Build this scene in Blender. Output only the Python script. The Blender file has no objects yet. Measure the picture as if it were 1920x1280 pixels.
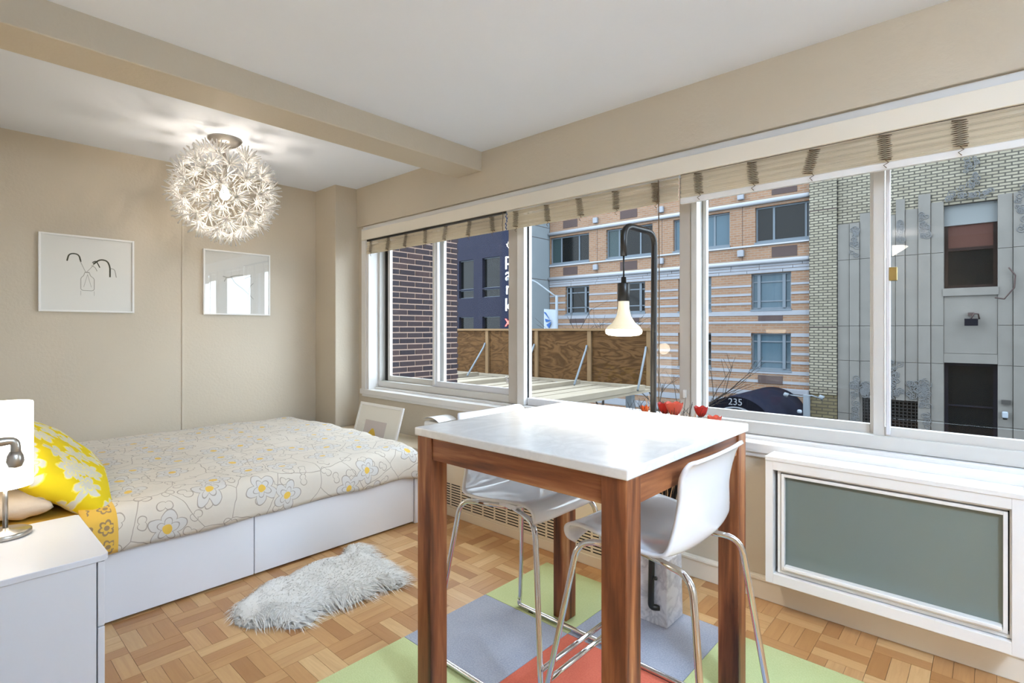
import bpy, bmesh, math, random
from mathutils import Vector, Matrix, noise
random.seed(7)
SC = bpy.context.scene
COL = SC.collection
PI = math.pi

def srgb(r, g, b):
    f = lambda c: (c/255/12.92) if c <= 10 else ((c/255+.055)/1.055)**2.4
    return (f(r), f(g), f(b), 1.0)

# ------------------------------------------------------------------ camera
cam = bpy.data.cameras.new('camera')
cam.sensor_fit = 'HORIZONTAL'; cam.sensor_width = 36.0
cam.lens = 989.5/1920*36.0
cam.shift_y = -(640-618)/1920.0
cam.clip_start = .02; cam.clip_end = 200
camo = bpy.data.objects.new('camera', cam); COL.objects.link(camo)
YAW = math.atan((1860.3-960)/989.5)
camo.location = (0, 0, 1.22)
camo.rotation_euler = (PI/2, 0, YAW)
SC.camera = camo

# ------------------------------------------------------------------ sky, exposure
w = bpy.data.worlds.new('overcast_sky'); SC.world = w; w.use_nodes = True
bg = w.node_tree.nodes['Background']
bg.inputs['Color'].default_value = (.74, .87, 1.0, 1)
bg.inputs['Strength'].default_value = 4.4
SC.view_settings.view_transform = 'Standard'
SC.view_settings.look = 'None'
SC.view_settings.gamma = 1.0
SC.view_settings.use_curve_mapping = False
SC.view_settings.exposure = 1.0
LAMP = dict(pendant=27, bulb=5, bedside=2.2, dish=30, dish_added=62)

# ------------------------------------------------------------------ materials
MATS = {}
class NT:
    def __init__(s, name):
        s.m = bpy.data.materials.new(name); s.m.use_nodes = True
        s.t = s.m.node_tree; s.b = s.t.nodes['Principled BSDF']; s.out = s.t.nodes['Material Output']
        MATS[name] = s.m
    def n(s, typ, **kw):
        nd = s.t.nodes.new(typ)
        for k, v in kw.items():
            if k.startswith('i_'):
                key = k[2:]
                key = int(key) if key.isdigit() else key.replace('_', ' ')
                nd.inputs[key].default_value = v
            else: setattr(nd, k, v)
        return nd
    def l(s, a, b): s.t.links.new(a, b)
    def math(s, op, a, b=None, c=None):
        nd = s.n('ShaderNodeMath', operation=op)
        for i, v in enumerate((a, b, c)):
            if v is None: continue
            if hasattr(v, 'is_linked') or hasattr(v, 'links'): s.l(v, nd.inputs[i])
            else: nd.inputs[i].default_value = v
        return nd.outputs[0]
    def mix(s, fac, a, b):
        nd = s.n('ShaderNodeMix', data_type='RGBA')
        for i, v in ((0, fac), (6, a), (7, b)):
            if hasattr(v, 'links'): s.l(v, nd.inputs[i])
            else: nd.inputs[i].default_value = v
        return nd.outputs[2]
    def coord(s, scale=(1, 1, 1), which='Object', rot=(0, 0, 0), loc=(0, 0, 0)):
        tc = s.n('ShaderNodeTexCoord'); mp = s.n('ShaderNodeMapping')
        mp.inputs['Scale'].default_value = scale; mp.inputs['Rotation'].default_value = rot; mp.inputs['Location'].default_value = loc
        s.l(tc.outputs[which], mp.inputs[0]); return mp.outputs[0]
    def world(s, scale=(1, 1, 1), rot=(0, 0, 0)):
        g = s.n('ShaderNodeNewGeometry'); mp = s.n('ShaderNodeMapping')
        mp.inputs['Scale'].default_value = scale; mp.inputs['Rotation'].default_value = rot
        s.l(g.outputs['Position'], mp.inputs[0]); return mp.outputs[0]
    def noise(s, vec, scale=5, detail=4, rough=.5, dist=0):
        nd = s.n('ShaderNodeTexNoise', i_Scale=scale, i_Detail=detail, i_Roughness=rough, i_Distortion=dist)
        s.l(vec, nd.inputs['Vector']); return nd.outputs['Fac']
    def ramp(s, fac, stops):
        nd = s.n('ShaderNodeValToRGB'); cr = nd.color_ramp
        while len(cr.elements) < len(stops): cr.elements.new(.5)
        for e, (p, c) in zip(cr.elements, stops): e.position = p; e.color = c
        s.l(fac, nd.inputs[0]); return nd.outputs[0]
    def bump(s, h, strength=.3, dist=.002):
        nd = s.n('ShaderNodeBump', i_Strength=strength, i_Distance=dist)
        s.l(h, nd.inputs['Height']); s.l(nd.outputs[0], s.b.inputs['Normal'])
    def col(s, c):
        if hasattr(c, 'links'): s.l(c, s.b.inputs['Base Color'])
        else: s.b.inputs['Base Color'].default_value = c
    def p(s, **kw):
        for k, v in kw.items():
            s.b.inputs[{'rough': 'Roughness', 'metal': 'Metallic', 'spec': 'Specular IOR Level', 'coat': 'Coat Weight', 'em': 'Emission Color', 'es': 'Emission Strength', 'sheen': 'Sheen Weight', 'sub': 'Subsurface Weight', 'ior': 'IOR', 'tr': 'Transmission Weight', 'alpha': 'Alpha'}[k]].default_value = v
        return s

def plain(name, c, rough=.5, metal=0, spec=.5, bump=None, var=0):
    t = NT(name); t.p(rough=rough, metal=metal, spec=spec)
    if var:
        f = t.noise(t.world(), 3, 4)
        c2 = tuple(x*(1-var) for x in c[:3])+(1,)
        t.col(t.mix(f, c, c2))
    else: t.col(c)
    if bump: t.bump(t.noise(t.world(), bump[0], 3), bump[1], bump[2] if len(bump) > 2 else .002)
    return t.m

M = {}
M['wall'] = plain('beige_paint', srgb(204, 192, 173), .62, bump=(55, .35, .004), var=.05)
M['ceil'] = plain('ceiling_paint', srgb(237, 242, 252), .8, bump=(40, .12, .003), var=.03)
M['white_trim'] = plain('white_gloss_paint', srgb(232, 230, 228), .35, bump=(30, .08, .002), var=.04)
M['cream'] = plain('cream_paint', srgb(234, 226, 212), .45, var=.04)
M['heater'] = plain('heater_cream', srgb(228, 212, 186), .5, var=.06)
M['white_furn'] = plain('white_foil', srgb(228, 229, 235), .38, var=.02)
M['white_metal'] = plain('white_enamel', srgb(238, 237, 236), .35)
M['alu'] = plain('worn_aluminium', srgb(216, 214, 210), .42, metal=.15, var=.10)
M['alu_white'] = plain('pale_aluminium', srgb(225, 226, 232), .35, metal=.1, var=.06)
M['alu_brown'] = plain('weathered_mullion', srgb(200, 192, 183), .5, var=.12)
M['dark'] = plain('dark_gap', srgb(30, 28, 26), .8)
M['black'] = plain('black_steel', srgb(16, 15, 14), .38, spec=.6)
M['chrome'] = plain('chrome', (.72, .73, .75, 1), .09, metal=1)
M['nickel'] = plain('brushed_nickel', (.46, .43, .39, 1), .3, metal=1)
M['plastic'] = plain('gloss_white_plastic', srgb(240, 241, 246), .07, spec=.6)
M['rubber'] = plain('dark_rubber', srgb(28, 28, 28), .7)
M['brass'] = plain('aged_brass', srgb(150, 130, 80), .4, metal=.8)
M['paper'] = plain('white_paper', srgb(222, 220, 214), .6)
M['frame_white'] = plain('white_frame', srgb(236, 234, 230), .4)
M['mat_board'] = plain('mat_board', srgb(232, 229, 220), .7)
M['ink'] = plain('green_black_ink', srgb(66, 66, 48), .7)
M['ink_light'] = plain('grey_ink', srgb(158, 156, 146), .7)
M['cloth_beige'] = plain('beige_linen', srgb(206, 190, 172), .85, bump=(60, .5, .004), var=.12)
M['mattress'] = plain('mattress_ticking', srgb(224, 218, 208), .85)
M['sheet_yellow'] = plain('mustard_sheet', srgb(214, 168, 58), .85, bump=(80, .3, .002))
t = NT('white_plastic_petal'); t.col(srgb(250, 249, 248)); t.p(rough=.35, spec=.4)
tl_ = t.n('ShaderNodeBsdfTranslucent'); tl_.inputs[0].default_value = srgb(250, 248, 246); mx = t.n('ShaderNodeMixShader'); mx.inputs[0].default_value = .45
t.l(t.b.outputs[0], mx.inputs[1]); t.l(tl_.outputs[0], mx.inputs[2]); t.l(mx.outputs[0], t.out.inputs[0]); M['petal_white'] = t.m
M['twig'] = plain('dark_twig', srgb(22, 17, 14), .7)
M['straw'] = plain('dry_straw', srgb(190, 150, 110), .7)
M['poppy_red'] = plain('red_petal', srgb(176, 34, 26), .6, var=.2)
M['poppy_orange'] = plain('orange_petal', srgb(232, 98, 40), .6, var=.2)
M['poppy_coral'] = plain('coral_petal', srgb(214, 92, 72), .6, var=.25)
M['vase'] = plain('dark_vase', srgb(40, 34, 32), .3)
M['cord'] = plain('brown_cord', srgb(104, 82, 58), .8)

def glass_mat(name, tint=(1, 1, 1, 1), ior=1.5, rough=0.0, gain=1.0):
    t = NT(name); t.t.nodes.remove(t.b)
    tr = t.n('ShaderNodeBsdfTransparent'); tr.inputs[0].default_value = tint
    gl = t.n('ShaderNodeBsdfGlossy'); gl.inputs['Roughness'].default_value = rough
    lw_ = t.n('ShaderNodeLayerWeight', i_Blend=.5)      # Schlick reflectance, the same from both faces of the pane
    r0 = ((ior-1)/(ior+1))**2
    f = t.math('MULTIPLY', t.math('MULTIPLY_ADD', t.math('POWER', lw_.outputs['Facing'], 5.0), 1-r0, r0), gain)
    mx = t.n('ShaderNodeMixShader'); t.l(f, mx.inputs[0]); t.l(tr.outputs[0], mx.inputs[1]); t.l(gl.outputs[0], mx.inputs[2])
    t.l(mx.outputs[0], t.out.inputs[0]); return t.m
M['glass'] = glass_mat('window_glass', (.98, .985, .98, 1), 1.38, 0, .45)
M['pic_glass'] = glass_mat('picture_glass', (1, 1, 1, 1), 1.5, .01, 1.9)
M['clear'] = glass_mat('clear_acrylic', (.97, .97, .97, 1), 1.4, .02, 1.0)

def emissive(name, c, s, base=None):
    t = NT(name); t.col(base or c); t.p(em=c, es=s, rough=.4); return t.m
M['shade_glow'] = emissive('lit_glass_shade', (1, .93, .82, 1), 3.2)
M['bulb_glow'] = emissive('lit_bulb', (1, .90, .72, 1), 12)
M['lit_room'] = emissive('lit_interior', (1, .75, .4, 1), .35, srgb(120, 100, 60))

# frosted reflector bulb: neck opaque cream, lens glowing (two parts)
t = NT('bulb_neck'); t.col(srgb(228, 216, 184)); t.p(rough=.3, em=(1, .85, .6, 1), es=.18); M['bulb_neck'] = t.m
M['bulb_lens'] = emissive('bulb_lens', (1, .88, .66, 1), 6)

# acacia wood, grain along local Z
def wood(name, stops, axis='Z', sc=1.0, rough=.42):
    t = NT(name); t.p(rough=rough, spec=.4)
    s = {'Z': (14*sc, 14*sc, 1.1*sc), 'X': (1.1*sc, 14*sc, 14*sc), 'Y': (14*sc, 1.1*sc, 14*sc)}[axis]
    oi = t.n('ShaderNodeObjectInfo')
    tc = t.n('ShaderNodeTexCoord'); mp = t.n('ShaderNodeMapping'); mp.inputs['Scale'].default_value = s
    t.l(tc.outputs['Object'], mp.inputs[0])
    ad = t.n('ShaderNodeVectorMath', operation='ADD'); t.l(mp.outputs[0], ad.inputs[0])
    mu = t.math('MULTIPLY', oi.outputs['Random'], 60.0); cb = t.n('ShaderNodeCombineXYZ')
    for i in range(3): t.l(mu, cb.inputs[i])
    t.l(cb.outputs[0], ad.inputs[1])
    f1 = t.noise(ad.outputs[0], .55, 3, .55, 1.6); f2 = t.noise(ad.outputs[0], 5, 5, .65, .4)
    f = t.math('ADD', t.math('MULTIPLY', f1, .78), t.math('MULTIPLY', f2, .22))
    c = t.ramp(f, stops)
    vo = t.n('ShaderNodeTexVoronoi', i_Scale=.22); t.l(ad.outputs[0], vo.inputs['Vector'])
    knot = t.math('LESS_THAN', vo.outputs['Distance'], .07)
    t.col(t.mix(t.math('MULTIPLY', knot, .75), c, srgb(46, 20, 8)))
    t.bump(f2, .15, .001); return t.m
AC = [(.36, srgb(66, 36, 22)), (.44, srgb(112, 64, 38)), (.50, srgb(138, 82, 48)), (.56, srgb(164, 106, 66)), (.64, srgb(196, 146, 98))]
M['acacia_z'] = wood('acacia_upright', AC, 'Z'); M['acacia_x'] = wood('acacia_rail_x', AC, 'X'); M['acacia_y'] = wood('acacia_rail_y', AC, 'Y')

# parquet oak: colour per slat
def parquet(name, axis):
    t = NT(name); t.p(rough=.33, spec=.45)
    oi = t.n('ShaderNodeObjectInfo'); g = t.n('ShaderNodeNewGeometry')
    wn = t.n('ShaderNodeTexWhiteNoise', noise_dimensions='2D')
    cb = t.n('ShaderNodeCombineXYZ'); t.l(oi.outputs['Random'], cb.inputs[0]); t.l(g.outputs['Random Per Island'], cb.inputs[1])
    t.l(cb.outputs[0], wn.inputs['Vector']); r = wn.outputs['Value']
    base = t.ramp(r, [(0, srgb(166, 118, 72)), (.3, srgb(190, 144, 94)), (.6, srgb(200, 158, 108)), (.85, srgb(214, 176, 126)), (1, srgb(176, 126, 76))])
    s = (3, 40, 3) if axis == 'X' else (40, 3, 3)
    pos = t.n('ShaderNodeVectorMath', operation='ADD'); t.l(t.world(s), pos.inputs[0])
    cb2 = t.n('ShaderNodeCombineXYZ'); t.l(t.math('MULTIPLY', r, 40.0), cb2.inputs[2]); t.l(cb2.outputs[0], pos.inputs[1])
    gr = t.noise(pos.outputs[0], 1.6, 5, .6, .8)
    dk = t.math('MULTIPLY', t.math('SUBTRACT', gr, .38), .8)
    t.col(t.mix(dk, base, srgb(146, 92, 48)))
    t.bump(gr, .12, .0006); return t.m
M['parq_x'] = parquet('oak_parquet_x', 'X'); M['parq_y'] = parquet('oak_parquet_y', 'Y')
M['subfloor'] = plain('dark_joint', srgb(58, 36, 20), .8)

def carpet(name, c, c2):
    t = NT(name); t.p(rough=.95, spec=.1, sheen=.2)
    f = t.noise(t.world(), 180, 3, .7); f2 = t.noise(t.world(), 6, 3)
    ff = t.math('ADD', t.math('MULTIPLY', f, .7), t.math('MULTIPLY', f2, .3))
    t.col(t.ramp(ff, [(.35, c2), (.65, c)])); t.bump(f, .6, .002); return t.m
M['rug_green'] = carpet('felt_green', srgb(200, 207, 152), srgb(184, 193, 134))
M['rug_grey'] = carpet('felt_grey', srgb(176, 178, 188), srgb(142, 146, 160))
M['rug_red'] = carpet('felt_red', srgb(212, 108, 82), srgb(196, 90, 66))
t = NT('white_wool'); t.t.nodes.remove(t.b)
gn = t.n('ShaderNodeNewGeometry'); vm_ = t.n('ShaderNodeMix', data_type='VECTOR'); vm_.inputs[0].default_value = .85; t.l(gn.outputs['Normal'], vm_.inputs[4]); vm_.inputs[5].default_value = (0, 0, 1)
df = t.n('ShaderNodeBsdfDiffuse'); df.inputs[0].default_value = srgb(255, 253, 250); t.l(vm_.outputs[1], df.inputs['Normal']); tl_ = t.n('ShaderNodeBsdfTranslucent'); tl_.inputs[0].default_value = srgb(246, 243, 236)
mx = t.n('ShaderNodeMixShader'); mx.inputs[0].default_value = .3; t.l(df.outputs[0], mx.inputs[1]); t.l(tl_.outputs[0], mx.inputs[2]); t.l(mx.outputs[0], t.out.inputs[0]); M['fleece'] = t.m

# marble
def marble(name, c, v, scale, amt=.6, rough=.25):
    t = NT(name); t.p(rough=rough, spec=.5)
    p_ = t.world()
    f = t.noise(p_, scale, 6, .6, 1.8); f2 = t.noise(p_, scale*4, 5, .7, .5)
    vein = t.math('SUBTRACT', 1.0, t.math('MULTIPLY', t.math('ABSOLUTE', t.math('SUBTRACT', f, .5)), 9.0))
    vein = t.math('MAXIMUM', vein, 0.0)
    a = t.math('MULTIPLY', t.math('ADD', t.math('MULTIPLY', vein, .5), t.math('MULTIPLY', t.math('GREATER_THAN', f2, .66), .35)), amt)
    t.col(t.mix(a, c, v)); return t.m
M['marble_top'] = marble('white_marble', srgb(242, 242, 240), srgb(186, 186, 186), 4, .45, .22)
M['marble_base'] = marble('grey_marble', srgb(222, 222, 226), srgb(120, 122, 138), 7, .9, .3)

# printed cotton: flowers drawn with cell-local polar coordinates
def flowers(t, vec, scale, petals, rad, wob, line, rnd=.75):
    vo = t.n('ShaderNodeTexVoronoi', i_Scale=scale, i_Randomness=rnd); vo.voronoi_dimensions = '2D'
    t.l(vec, vo.inputs['Vector'])
    sb = t.n('ShaderNodeVectorMath', operation='SUBTRACT'); t.l(vec, sb.inputs[0]); t.l(vo.outputs['Position'], sb.inputs[1])
    sp = t.n('ShaderNodeSeparateXYZ'); t.l(sb.outputs[0], sp.inputs[0])
    ang = t.math('ARCTAN2', sp.outputs[1], sp.outputs[0])
    sc = t.n('ShaderNodeSeparateColor'); t.l(vo.outputs['Color'], sc.inputs[0])
    ang = t.math('ADD', ang, t.math('MULTIPLY', sc.outputs[0], 6.28))
    r = t.math('MULTIPLY', vo.outputs['Distance'], 1.0)
    edge = t.math('ADD', rad, t.math('MULTIPLY', t.math('ABSOLUTE', t.math('SINE', t.math('MULTIPLY', ang, petals/2))), wob))
    d = t.math('SUBTRACT', r, edge)
    inside = t.math('LESS_THAN', d, 0.0)
    outl = t.math('LESS_THAN', t.math('ABSOLUTE', d), line)
    return inside, outl, r, ang, sc.outputs[1]

def duvet_mat():
    t = NT('floral_cotton'); t.p(rough=.85, spec=.15, sheen=.15)
    uv = t.n('ShaderNodeUVMap'); uv.uv_map = 'UVMap'
    nz = t.n('ShaderNodeTexNoise', i_Scale=9.0, i_Detail=2.0); t.l(uv.outputs[0], nz.inputs['Vector'])
    vm = t.n('ShaderNodeVectorMath', operation='MULTIPLY_ADD'); t.l(nz.outputs['Color'], vm.inputs[0])
    vm.inputs[1].default_value = (.035, .035, 0); t.l(uv.outputs[0], vm.inputs[2]); vec = vm.outputs[0]
    base = srgb(213, 204, 191)
    gi, go, gr, ga, rnd = flowers(t, vec, 4.8, 5, .20, .16, .012)
    c = t.mix(t.math('MULTIPLY', gi, .75), base, srgb(206, 203, 200))
    # inner petal outline
    gi2, go2, gr2, ga2, _ = flowers(t, vec, 4.8, 5, .10, .10, .010)
    core = t.math('LESS_THAN', gr, .085)
    c = t.mix(core, c, srgb(226, 186, 84))
    # vines with leaves between flowers
    vo = t.n('ShaderNodeTexVoronoi', i_Scale=4.8, i_Randomness=.75, feature='DISTANCE_TO_EDGE'); vo.voronoi_dimensions = '2D'; t.l(vec, vo.inputs['Vector'])
    vine = t.math('LESS_THAN', vo.outputs['Distance'], .008)
    li, lo, lr, la, lrnd = flowers(t, vec, 11.0, 2, .10, .22, .022)
    outside = t.math('SUBTRACT', 1.0, gi)
    leaf = t.math('MULTIPLY', t.math('MULTIPLY', lo, outside), t.math('GREATER_THAN', lrnd, .2))
    ln = t.math('MAXIMUM', t.math('MAXIMUM', go, go2), t.math('MAXIMUM', t.math('MULTIPLY', vine, outside), leaf))
    c = t.mix(t.math('MULTIPLY', ln, .62), c, srgb(122, 108, 96))
    # yellow border band near the head
    sp = t.n('ShaderNodeSeparateXYZ'); t.l(uv.outputs[0], sp.inputs[0]); v = sp.outputs[1]
    band = t.math('LESS_THAN', v, .115)
    ci, co, cr_, ca, _ = flowers(t, uv.outputs[0], 13.0, 6, .22, .12, .05, .1)
    inner = t.math('MULTIPLY', t.math('GREATER_THAN', v, .02), t.math('LESS_THAN', v, .10))
    bc = t.mix(t.math('MULTIPLY', t.math('MAXIMUM', co, t.math('LESS_THAN', cr_, .12)), t.math('MULTIPLY', inner, .7)), srgb(222, 178, 78), srgb(104, 92, 96))
    c = t.mix(band, c, bc)
    t.col(c)
    wr = t.n('ShaderNodeTexNoise', i_Scale=5.0, i_Detail=4.0); t.l(uv.outputs[0], wr.inputs['Vector'])
    t.bump(wr.outputs['Fac'], .5, .012); return t.m
M['duvet'] = duvet_mat()
def pillow_mat():
    t = NT('yellow_floral_cotton'); t.p(rough=.85, spec=.15)
    vec = t.coord((1, 1, .3))
    nz = t.n('ShaderNodeTexNoise', i_Scale=16.0, i_Detail=3.0); t.l(vec, nz.inputs['Vector'])
    vm = t.n('ShaderNodeVectorMath', operation='MULTIPLY_ADD'); t.l(nz.outputs['Color'], vm.inputs[0]); vm.inputs[1].default_value = (.05, .05, 0); t.l(vec, vm.inputs[2])
    gi, go, gr, ga, rnd = flowers(t, vm.outputs[0], 8.5, 6, .28, .24, .03)
    c = t.mix(gi, srgb(222, 196, 34), srgb(206, 203, 190))
    gi2, go2, *_ = flowers(t, vm.outputs[0], 8.5, 6, .12, .16, .03)
    c = t.mix(t.math('MULTIPLY', t.math('MAXIMUM', go, go2), .6), c, srgb(244, 226, 90))
    t.col(c); t.bump(nz.outputs['Fac'], .4, .006); return t.m
M['pillow'] = pillow_mat()

# reed blind
t = NT('woven_reed'); t.p(rough=.75)
f = t.noise(t.world((2, 2, 160)), 1.2, 3, .6)
t.col(t.ramp(f, [(.3, srgb(200, 186, 164)), (.5, srgb(228, 218, 200)), (.7, srgb(240, 232, 216))])); tl_ = t.n('ShaderNodeBsdfTranslucent'); tl_.inputs[0].default_value = srgb(240, 230, 212); mx = t.n('ShaderNodeMixShader'); mx.inputs[0].default_value = .5
t.l(t.b.outputs[0], mx.inputs[1]); t.l(tl_.outputs[0], mx.inputs[2]); t.l(mx.outputs[0], t.out.inputs[0]); M['reed'] = t.m
M['twine'] = plain('brown_twine', srgb(120, 100, 76), .85, var=.3)

def ext(r, g, b): return tuple(c*.27 for c in srgb(r, g, b)[:3])+(1.0,)     # all outdoor colours darkened to offset the brighter sky that lights the room
def outer(name, c, rough=.8, metal=0, **kw): return plain(name, c, max(rough, .7), metal*.3, .06, **kw)
# exterior masonry
def brick_tex(name, c1, c2, mortar, bw, bh, axis='XZ', ms=.012, var=.25):
    t = NT(name); t.p(rough=.9, spec=.05)
    g = t.n('ShaderNodeNewGeometry'); sp = t.n('ShaderNodeSeparateXYZ'); t.l(g.outputs['Position'], sp.inputs[0])
    cb = t.n('ShaderNodeCombineXYZ'); t.l(sp.outputs[0 if axis[0] == 'X' else 1], cb.inputs[0]); t.l(sp.outputs[2], cb.inputs[1])
    br = t.n('ShaderNodeTexBrick', i_Scale=1.0, i_Color1=c1, i_Color2=c2, i_Mortar=mortar)
    br.inputs['Mortar Size'].default_value = ms; br.inputs['Brick Width'].default_value = bw; br.inputs['Row Height'].default_value = bh
    t.l(cb.outputs[0], br.inputs['Vector'])
    f = t.noise(t.world(), .9, 4); t.col(t.mix(t.math('MULTIPLY', f, var), br.outputs['Color'], ext(120, 105, 95)))
    t.bump(br.outputs['Fac'], -.5, .01); return t.m
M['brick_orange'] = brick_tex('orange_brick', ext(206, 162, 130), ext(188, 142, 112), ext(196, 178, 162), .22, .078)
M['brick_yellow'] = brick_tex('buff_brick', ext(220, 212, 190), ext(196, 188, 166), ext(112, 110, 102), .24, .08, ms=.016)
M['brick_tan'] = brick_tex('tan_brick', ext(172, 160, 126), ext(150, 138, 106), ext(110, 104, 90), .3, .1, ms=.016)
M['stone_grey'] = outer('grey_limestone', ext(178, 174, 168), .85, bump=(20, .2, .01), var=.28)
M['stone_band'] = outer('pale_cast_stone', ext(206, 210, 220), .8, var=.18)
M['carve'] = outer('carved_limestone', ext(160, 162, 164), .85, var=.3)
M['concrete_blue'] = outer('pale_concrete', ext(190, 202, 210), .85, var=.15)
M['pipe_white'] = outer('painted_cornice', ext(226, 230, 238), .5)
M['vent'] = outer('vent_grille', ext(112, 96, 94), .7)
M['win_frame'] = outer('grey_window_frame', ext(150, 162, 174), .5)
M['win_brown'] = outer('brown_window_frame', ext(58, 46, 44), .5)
def far_glass(name, c, rough=.12):
    t = NT(name); f = t.noise(t.world((1, 1, .4)), .8, 2)
    t.col(t.mix(f, c, tuple(x*.6 for x in c[:3])+(1,))); t.p(rough=rough, spec=.12); return t.m
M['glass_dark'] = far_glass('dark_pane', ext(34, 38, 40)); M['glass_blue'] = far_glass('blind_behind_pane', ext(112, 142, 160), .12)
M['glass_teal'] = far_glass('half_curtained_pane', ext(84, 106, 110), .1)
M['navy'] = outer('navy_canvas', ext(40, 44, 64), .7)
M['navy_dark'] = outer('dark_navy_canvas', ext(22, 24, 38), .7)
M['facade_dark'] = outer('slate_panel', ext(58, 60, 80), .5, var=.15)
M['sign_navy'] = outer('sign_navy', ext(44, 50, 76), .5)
M['sign_white'] = emissive('lit_sign_letter', (1, 1, 1, 1), .7); M['sign_red'] = emissive('lit_sign_red', (.9, .06, .04, 1), .6)
t = NT('plywood'); t.p(rough=.8, spec=.05)
f = t.noise(t.world((.7, 1, 2.6)), 1.1, 3, .5, 2.2)
sn = t.math('SINE', t.math('MULTIPLY', f, 44.0)); t.col(t.mix(t.math('MULTIPLY_ADD', sn, .32, .45), ext(152, 112, 72), ext(84, 58, 34))); M['plywood'] = t.m
M['lumber'] = outer('weathered_lumber', ext(196, 160, 120), .85, var=.25)
M['plank'] = outer('weathered_plank', ext(236, 220, 196), .85, var=.3)
M['galv'] = outer('galvanised_steel', ext(186, 196, 206), .4, metal=.4)
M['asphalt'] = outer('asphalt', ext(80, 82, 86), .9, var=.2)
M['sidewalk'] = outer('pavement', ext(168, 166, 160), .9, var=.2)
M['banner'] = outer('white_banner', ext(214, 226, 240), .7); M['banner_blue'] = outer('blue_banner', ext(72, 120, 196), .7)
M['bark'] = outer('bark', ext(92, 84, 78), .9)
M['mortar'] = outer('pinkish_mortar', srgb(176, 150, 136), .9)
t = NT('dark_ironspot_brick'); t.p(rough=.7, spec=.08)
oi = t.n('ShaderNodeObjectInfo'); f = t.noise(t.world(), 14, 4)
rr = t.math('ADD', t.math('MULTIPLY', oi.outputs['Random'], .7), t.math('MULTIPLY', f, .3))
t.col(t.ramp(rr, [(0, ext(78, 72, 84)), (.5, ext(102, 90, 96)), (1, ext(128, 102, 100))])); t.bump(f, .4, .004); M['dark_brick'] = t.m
t = NT('frosted_panel'); t.p(rough=.35, spec=.5)
f = t.noise(t.world((1, 1, .5)), 1.5, 3); t.col(t.mix(f, srgb(126, 136, 126), srgb(104, 114, 116))); M['frosted'] = t.m

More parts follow.
